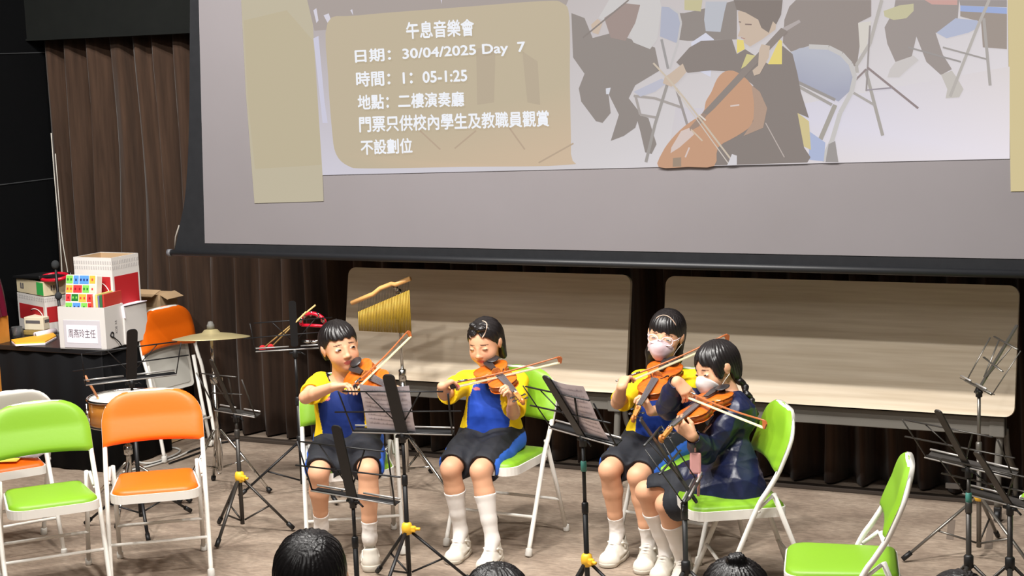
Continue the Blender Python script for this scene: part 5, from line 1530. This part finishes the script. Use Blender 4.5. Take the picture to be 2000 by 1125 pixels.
    if o.get('glasses'):
        gm = mat('pale_pink_frame', (236, 214, 220), .3)
        g_ = MB(); Lc = lambda x, y, z: (C-base)+A@(V(x, y, z)*s)
        for q in (-1, 1):
            g_.tube([Lc(q*.033+.0235*math.copysign(abs(math.cos(k))**.8, math.cos(k)), .103-.012*abs(q*.033+.0235*math.cos(k))/.055, .001+.0185*math.copysign(abs(math.sin(k))**.8, math.sin(k))) for k in np.linspace(0, 2*PI, 25)[:-1]], .0022, 7, True)
            g_.tube([Lc(q*.055, .092, .006), Lc(q*.067, .06, .007), Lc(q*.0735, -.004, .008), Lc(q*.073, -.02, -.008)], .0019, 6)
        g_.tube([Lc(-.010, .104, .004), Lc(0, .107, .006), Lc(.010, .104, .004)], .0019, 6)
        go = g_.build('glasses', gm, root)
        ln_ = MB()
        for q in (-1, 1): ln_._add([Lc(q*.033+.022*math.cos(k), .101-.010*abs(q*.033+.022*math.cos(k))/.055, .001+.017*math.sin(k)) for k in np.linspace(0, 2*PI, 17)[:-1]], [tuple(range(16))], False)
        ln_.build('lens', mat('clear_lens', (235, 235, 240), .03, alpha=.12), go)
    return root, F, base
boy = dict(pel=V(-4.119, 6.378, 0.520), neck=V(-4.171, 6.417, 0.795), head=V(-4.148, 6.396, 0.943), shR=V(-4.254, 6.385, 0.778), shL=V(-4.016, 6.480, 0.770), elR=V(-4.203, 6.182, 0.746), wrR=V(-4.035, 6.153, 0.803), elL=V(-3.894, 6.335, 0.681), wrL=V(-3.780, 6.243, 0.781), hipR=V(-4.210, 6.389, 0.511), hipL=V(-4.048, 6.404, 0.514), knR=V(-4.104, 6.100, 0.431), knL=V(-3.874, 6.146, 0.447), anR=V(-4.169, 6.196, 0.150), anL=V(-3.885, 6.147, 0.140))
g1 = dict(pel=V(-3.562, 6.724, 0.486), neck=V(-3.558, 6.775, 0.798), head=V(-3.583, 6.738, 0.928), shR=V(-3.698, 6.742, 0.744), shL=V(-3.451, 6.798, 0.747), elR=V(-3.729, 6.542, 0.679), wrR=V(-3.642, 6.429, 0.789), elL=V(-3.403, 6.639, 0.602), wrL=V(-3.369, 6.511, 0.733), hipR=V(-3.643, 6.726, 0.485), hipL=V(-3.489, 6.737, 0.484), knR=V(-3.612, 6.417, 0.411), knL=V(-3.467, 6.427, 0.411), anR=V(-3.599, 6.462, 0.113), anL=V(-3.405, 6.399, 0.109))
g2 = dict(pel=V(-2.811, 6.903, 0.485), neck=V(-2.773, 6.972, 0.802), head=V(-2.783, 6.958, 0.960), shR=V(-2.903, 6.934, 0.751), shL=V(-2.664, 6.992, 0.757), elR=V(-2.933, 6.724, 0.683), wrR=V(-2.850, 6.601, 0.800), elL=V(-2.713, 6.807, 0.622), wrL=V(-2.747, 6.635, 0.709), hipR=V(-2.894, 6.905, 0.478), hipL=V(-2.739, 6.907, 0.475), knR=V(-2.909, 6.575, 0.424), knL=V(-2.777, 6.581, 0.406), anR=V(-2.916, 6.660, 0.119), anL=V(-2.751, 6.624, 0.094))
g3 = dict(pel=V(-2.302, 6.420, 0.452), neck=V(-2.304, 6.478, 0.820), head=V(-2.367, 6.462, 0.923), shR=V(-2.404, 6.508, 0.787), shL=V(-2.251, 6.375, 0.776), elR=V(-2.501, 6.624, 0.630), wrR=V(-2.511, 6.508, 0.776), elL=V(-2.338, 6.375, 0.582), wrL=V(-2.408, 6.243, 0.697), hipR=V(-2.362, 6.464, 0.468), hipL=V(-2.259, 6.341, 0.464), knR=V(-2.677, 6.433, 0.384), knL=V(-2.563, 6.373, 0.354), anR=V(-2.638, 6.544, 0.099), anL=V(-2.541, 6.491, 0.072))

_proto = {}
def violin_at(label, tail, D, scr_, lat_):
    tl = pd(*tail, D); sc = reach(tl, *scr_, .44)
    if 'v' not in _proto: _proto['v'] = make_violin(label); v = _proto['v']
    else: v = dup(_proto['v'], (0, 0, 0), 0)
    v['label'] = label
    X = nrm(sc-tl); Y = RT*lat_[0]+UP*lat_[1]-FW*lat_[2]; Y = nrm(Y-X*(Y@X)); Z = np.cross(X, Y)
    if Z@UP < 0: Z = -Z
    org = tl-Z*.02
    frame_obj(v, org, X, Z)
    global VF
    VF = (org, X, np.cross(Z, X), Z)
    return tl, X, Z
def bow_at(label, frog, D, tip, near, up, vf=None):
    a = pd(*frog, D); b = reach(a, *tip, .50, near)
    if vf is not None:
        best = bow_solve(frog, tip, .50, vf, (D-.30, D+.25), near); a, b = best[2], best[3]
    if 'b' not in _proto: _proto['b'] = make_bow(label, .52); v = _proto['b']
    else: v = dup(_proto['b'], (0, 0, 0), 0)
    v['label'] = label
    frame_obj(v, a-nrm(b-a)*.03, b-a, up)
    return a, b
def Dof(p): return float((p-CP)@FW)
def toe(x, y): return pz(x, y, .03)
W3 = lambda r, u, c: RT*r+UP*u-FW*c          # image right, image up, towards the camera

# the boy
J = boy
A = cam_dir(24, 6, 13); HS = 1.05
vt, vX, vZ = violin_at('violin under the chin of the boy', (690, 724), Dof(J['head'])-.06, (790, 772), (.8, .55, .1))
fa, fb_ = bow_at('bow held by the boy, tip pointing up to the chimes', (689, 757), Dof(J['wrR'])-.04, (801, 649), False, W3(-.5, .6, .4), VF)
nk_ = vt+vX*.33
J['wrR'] = fa+W3(-.085, .004, .0)
J['elR'] = pd(597, 776, .5*(Dof(J['shR'])+Dof(J['wrR']))-.05)
J['wrL'] = nk_-V(0, 0, .055)+vX*.01+W3(.03, 0, 0)
person('boy with short black hair and bare face playing violin, in blue and yellow sports shirt', J, A, HS,
       dict(front=.047, side=.006, back=-.055, crown=(.0, -.045, .12), str=1.1),
       dict(handR=(fa-J['wrR']+W3(.0, .015, 0), W3(.1, -.8, .1), dict(curls=[(.35, .5, .3), (.5, .6, .4), (.6, .6, .4), (.7, .5, .3)], thumb=(.75, .1, -.65))),
            handL=(W3(-.1, .95, .25), W3(-.9, .1, .1), dict(curl=(.9, 1.1, .6))),
            keepR=1, sleeve=.60, toeR=toe(640, 1046), toeL=toe(723, 1092), sock=.74, look=(.6, .3), blue=.24, seed=2, lid=.9))
# the middle girl
J = g1
A = cam_dir(-24, 24, 2)
vt, vX, vZ = violin_at('violin of the middle girl with the half-up hair', (952, 716), Dof(J['head'])-.03, (1017, 780), (.95, .3, .0))
fa, fb_ = bow_at('bow of the middle girl reaching over the green chair back', (884, 751), Dof(J['wrR'])-.02, (1104, 699), False, W3(0, .8, .4), VF)
nk_ = vt+vX*.315
J['wrR'] = fa+W3(-.045, -.005, .06)
J['wrL'] = nk_-V(0, 0, .055)+vX*.01
person('middle girl playing violin, half-up hair with scalp partings, bright blue and yellow shirt', J, A, .97,
       dict(front=.078, side=-.01, back=-.115, arc=-.035, crown=(-.02, .035, .11), blobs=[((-.022, .035, .108), (.020, .017, .016)), ((.02, .05, .098), (.030, .02, .014))],
            chains=[(((.05, -.05, -.02), (.052, -.055, -.09)), (.026, .018), .02), (((-.05, -.05, -.02), (-.046, -.055, -.08)), (.024, .016), .02), (((0, -.075, .0), (0, -.08, -.10)), (.036, .028), .02)], str=1.0,
            partings=[[(-.030, .05, .055), (-.02, .09, .055), (.01, .095, .055), (.035, .08, .07), (.045, .045, .09), (.035, .01, .10), (.01, .0, .11)]]),
       dict(handR=(fa-J['wrR']+W3(.0, .02, 0), W3(.2, -.8, .1), dict(curls=[(.5, .6, .3), (.6, .7, .4), (.7, .7, .4), (.8, .5, .3)], thumb=(.75, .1, -.65))),
            handL=(W3(-.1, .95, .3), W3(-.9, .1, .2), dict(curl=(.9, 1.1, .6))),
            toeR=toe(884, 1088), toeL=toe(952, 1099), sockR=.36, sockL=.34, look=(-.3, -.8), blue=.8, seed=5, lid=.45, sleeve=.80))
# the girl with glasses
J = g2
A = cam_dir(-20, 12, -11)
vt, vX, vZ = violin_at('violin of the girl with the white glasses', (1306, 710), Dof(J['head'])-.05, (1240, 812), (.9, .12, .0))
fa, fb_ = bow_at('bow of the girl with the white glasses, passing behind the jacket girl', (1222, 741), Dof(J['wrR'])-.03, (1424, 656), False, W3(0, .8, .3), VF)
nk_ = vt+vX*.315
J['wrR'] = fa+W3(-.02, -.03, .06)
J['wrL'] = nk_-V(0, 0, .05)+W3(.025, 0, -.01)
person('girl with pale glasses, pink face mask and long fringe playing violin', J, A, 1.0,
       dict(front=.030, side=-.02, back=-.12, crown=(0, -.03, .12), partings=[[(-.045, .05, .085), (-.03, .045, .10), (.0, .045, .11), (.03, .05, .10), (.055, .05, .07)]],
            chains=[(((.058, -.035, 0), (.060, -.035, -.10), (.056, -.02, -.19)), (.022, .022, .014), .02), (((-.058, -.035, 0), (-.064, -.035, -.10), (-.06, -.02, -.18)), (.022, .022, .014), .02), (((0, -.08, .0), (0, -.09, -.14)), (.05, .045), .02)], str=1.0),
       dict(handR=(fa-J['wrR']+W3(.0, .02, 0), W3(.2, -.8, .2), dict(curls=[(.45, .6, .3), (.6, .7, .4), (.7, .7, .4), (.7, .5, .3)], thumb=(.75, .1, -.65))),
            handL=(W3(-.35, .85, .25), W3(-.6, -.1, .1), dict(curl=(.8, 1.0, .6))),
            toeR=toe(1182, 1098), toeL=toe(1245, 1119), sock=.74, look=(-.3, -.5), blue=.5, seed=8, mask=1, glasses=1, shoe=1.0, lid=.7))
# the girl in the navy jacket
J = g3
A = cam_dir(-62, 22, 4)
vt, vX, vZ = violin_at('violin of the girl in the navy jacket', (1408, 768), Dof(J['head'])-.06, (1297, 852), (.55, -.05, .75))
fa, fb_ = bow_at('bow of the girl in the navy jacket, lying across her sleeve', (1338, 766), Dof(J['wrR'])-.14, (1497, 829), True, W3(.1, .9, .3), VF)
J['wrR'] = fa+W3(-.035, .045, .015)
nk_ = vt+vX*.315
J['wrL'] = nk_-V(0, 0, .03)+W3(.045, -.02, .0)
bp = [A.T@(pd(x, y, Dof(J['head'])+d)-J['head'])/.97 for x, y, d in ((1426, 716, .0), (1437, 730, .0), (1446, 744, -.0), (1454, 757, -.0), (1461, 770, -.01), (1467, 783, -.01), (1471, 796, -.02), (1475, 809, -.02), (1478, 821, -.02), (1480, 833, -.02))]
pr_, Fb, base_ = person('girl in a navy jacket and grey-white mask playing violin in profile, braided ponytail', J, A, .97,
       dict(front=.066, side=-.012, back=-.10, arc=-.05, side_bang=True, crown=(0, -.06, .10),
            chains=[(tuple(bp[:2]), (.028, .020), .02)]+[((bp[k]+np.array((0, .004*(-1)**k, 0)), bp[k]*.6+bp[k+1]*.4-np.array((0, .004*(-1)**k, 0))), (.0185-.0008*k, .015-.0008*k), .004) for k in range(1, len(bp)-1)], str=1.0),
       dict(handR=(W3(.55, -.6, .1), W3(-.3, -.3, -.9), dict(curls=[(.4, .7, .3), (.5, .7, .4), (.6, .7, .4), (.6, .5, .3)], thumb=(.75, .2, -.6))),
            handL=(W3(-.75, .6, .1), W3(-.3, .6, -.5), dict(curl=(.6, .9, .6))),
            toeR=toe(1296, 1112), toeL=toe(1330, 1128), sock=.33, look=(0, -.5), jacket=True, seed=11, mask=2, lid=.7, shorts=.82))
q = pd(1358, 905, Dof(J['hipL'])-.17)-base_
MB().box(q, (.045, .008, .085), np.stack([nrm(RT), nrm(-FW), nrm(UP)], 1), bev=.006).tube([q+UP*.045, q+UP*.09+RT*.0, lerp(q, J['neck']-base_, .7)], .004, 6).tube([q-UP*.04+RT*.015, q-UP*.13+RT*.012], .006, 6).build('card_holder', mat('pink_pouch', (206, 150, 146), .5), pr_)

# the audience in front: heads seen from behind
def viewer(label, px_, py_, D, style, s, shirt):
    C = pd(px_, py_, D); f = nrm(V(FW[0], FW[1], 0)); A = axes_from(f+V(0, 0, .05), V(0, 0, 1)); l = A[:, 0]
    nk = C+V(0, 0, -.15)-f*.02; pel = nk-V(0, 0, .36)-f*.04; seat = pel[2]
    base = V(pel[0], pel[1], 0)
    r = thing('person', label, 'person', base, 0, 'audience heads in front')
    kn = [pel+f*.36+l*q*.09+V(0, 0, -.01) for q in (-1, 1)]
    lo = np.minimum(pel, C)-.32; hi = np.maximum(pel+f*.4, C)+.32; lo[2] = -.02
    F = Field(lo, hi, .007)
    F.chain([pel, nk-V(0, 0, .05)], [.09, .07], .03); F.cap(nk-V(0, 0, .03), C-V(0, 0, .06), .045, None, .02)
    for q, k in zip((-1, 1), kn):
        sh = nk+l*q*.125-V(0, 0, .03); el = sh+V(0, 0, -.2)+l*q*.03; wr = el+f*.18-V(0, 0, .03)
        F.chain([sh, el, wr], [.04, .032, .024], .02); F.cap(nk-V(0, 0, .04), sh, .045, .042, .03)
        hand(F, wr, f, V(0, 0, -1), q*-1 if False else (1 if q < 0 else -1))
        an = V(k[0], k[1], 0)+V(0, 0, .06)
        F.chain([pel+l*q*.08, k, an], [.07, .05, .03], .02); F.cap(an-V(0, 0, .025), an+f*.12-V(0, 0, .03), .03, .025, .02)
    add_head(F, C, A, s)
    P, Q = F.verts(); link('body', vmesh('body', P-base, Q, np.tile(SK, (len(P), 1))), m_skin, r)
    G = Field(lo, hi, .008)
    G.cap(pel+V(0, 0, .03)-l*.05, pel+V(0, 0, .03)+l*.05, .09, None, .03); G.cap(nk-V(0, 0, .09)-l*.05, nk-V(0, 0, .09)+l*.05, .085, None, .05)
    for q in (-1, 1):
        sh = nk+l*q*.125-V(0, 0, .03); G.chain([nk-V(0, 0, .04), sh, sh+V(0, 0, -.14)+l*q*.02], [.048, .052, .055], .02)
    P, Q = G.verts(); link('sports_shirt', vmesh('shirt', P-base, Q, np.tile(shirt, (len(P), 1))), m_cloth, r)
    G = Field(lo, hi, .008); G.cap(pel-l*.06, pel+l*.06, .095, None, .03)
    for q, k in zip((-1, 1), kn): G.cap(pel+l*q*.08, lerp(pel+l*q*.08, k, .8), .085, .068, .03)
    P, Q = G.verts(); link('shorts', vmesh('shorts', P-base, Q, np.tile(DRK, (len(P), 1))), m_black_short, r)
    hair_mesh(C, A, s, base, r, style)
    # a plain stool under each
    st = thing('stool', 'dark stool under the '+label, 'stool', base, 0, 'audience stools')
    hz_ = seat-.095
    MB().lathe([(0, hz_-.03), (.15, hz_-.028), (.155, hz_-.01), (.14, hz_-.001), (0, hz_)], n=24).build('seat', m_blkp, st)
    for k in range(4):
        a = PI/4+k*PI/2; MB().tube([(.10*math.cos(a), .10*math.sin(a), hz_-.03), (.15*math.cos(a), .15*math.sin(a), 0)], .011, 8).build('leg', m_blk, st)
m_hair2 = m_hairm
full = dict(front=.05, side=-.03, back=-.085, str=1.2, crown=(-.01, -.075, .085))
viewer('watching child with short black hair, below the boy', 609, 1131, 4.02, dict(full), 1.06, YEL)
viewer('watching child with a centre parting, below the middle girl', 972, 1196, 4.0, dict(full, str=1.2, crown=(0, -.02, .115), chains=[(((.06, -.05, -.05), (.07, -.06, -.14)), (.03, .018), .02), (((-.06, -.05, -.05), (-.07, -.06, -.14)), (.03, .018), .02)]), 1.05, YEL)
viewer('watching child with a small top tuft, below the navy jacket girl', 1436, 1186, 3.95, dict(full, crown=(0, -.04, .118), blobs=[((0, -.03, .122), (.022, .02, .016))]), 1.05, YEL)
viewer('watching child whose crown just shows, below the dark right stands', 1872, 1212, 3.95, dict(full), 1.05, YEL)
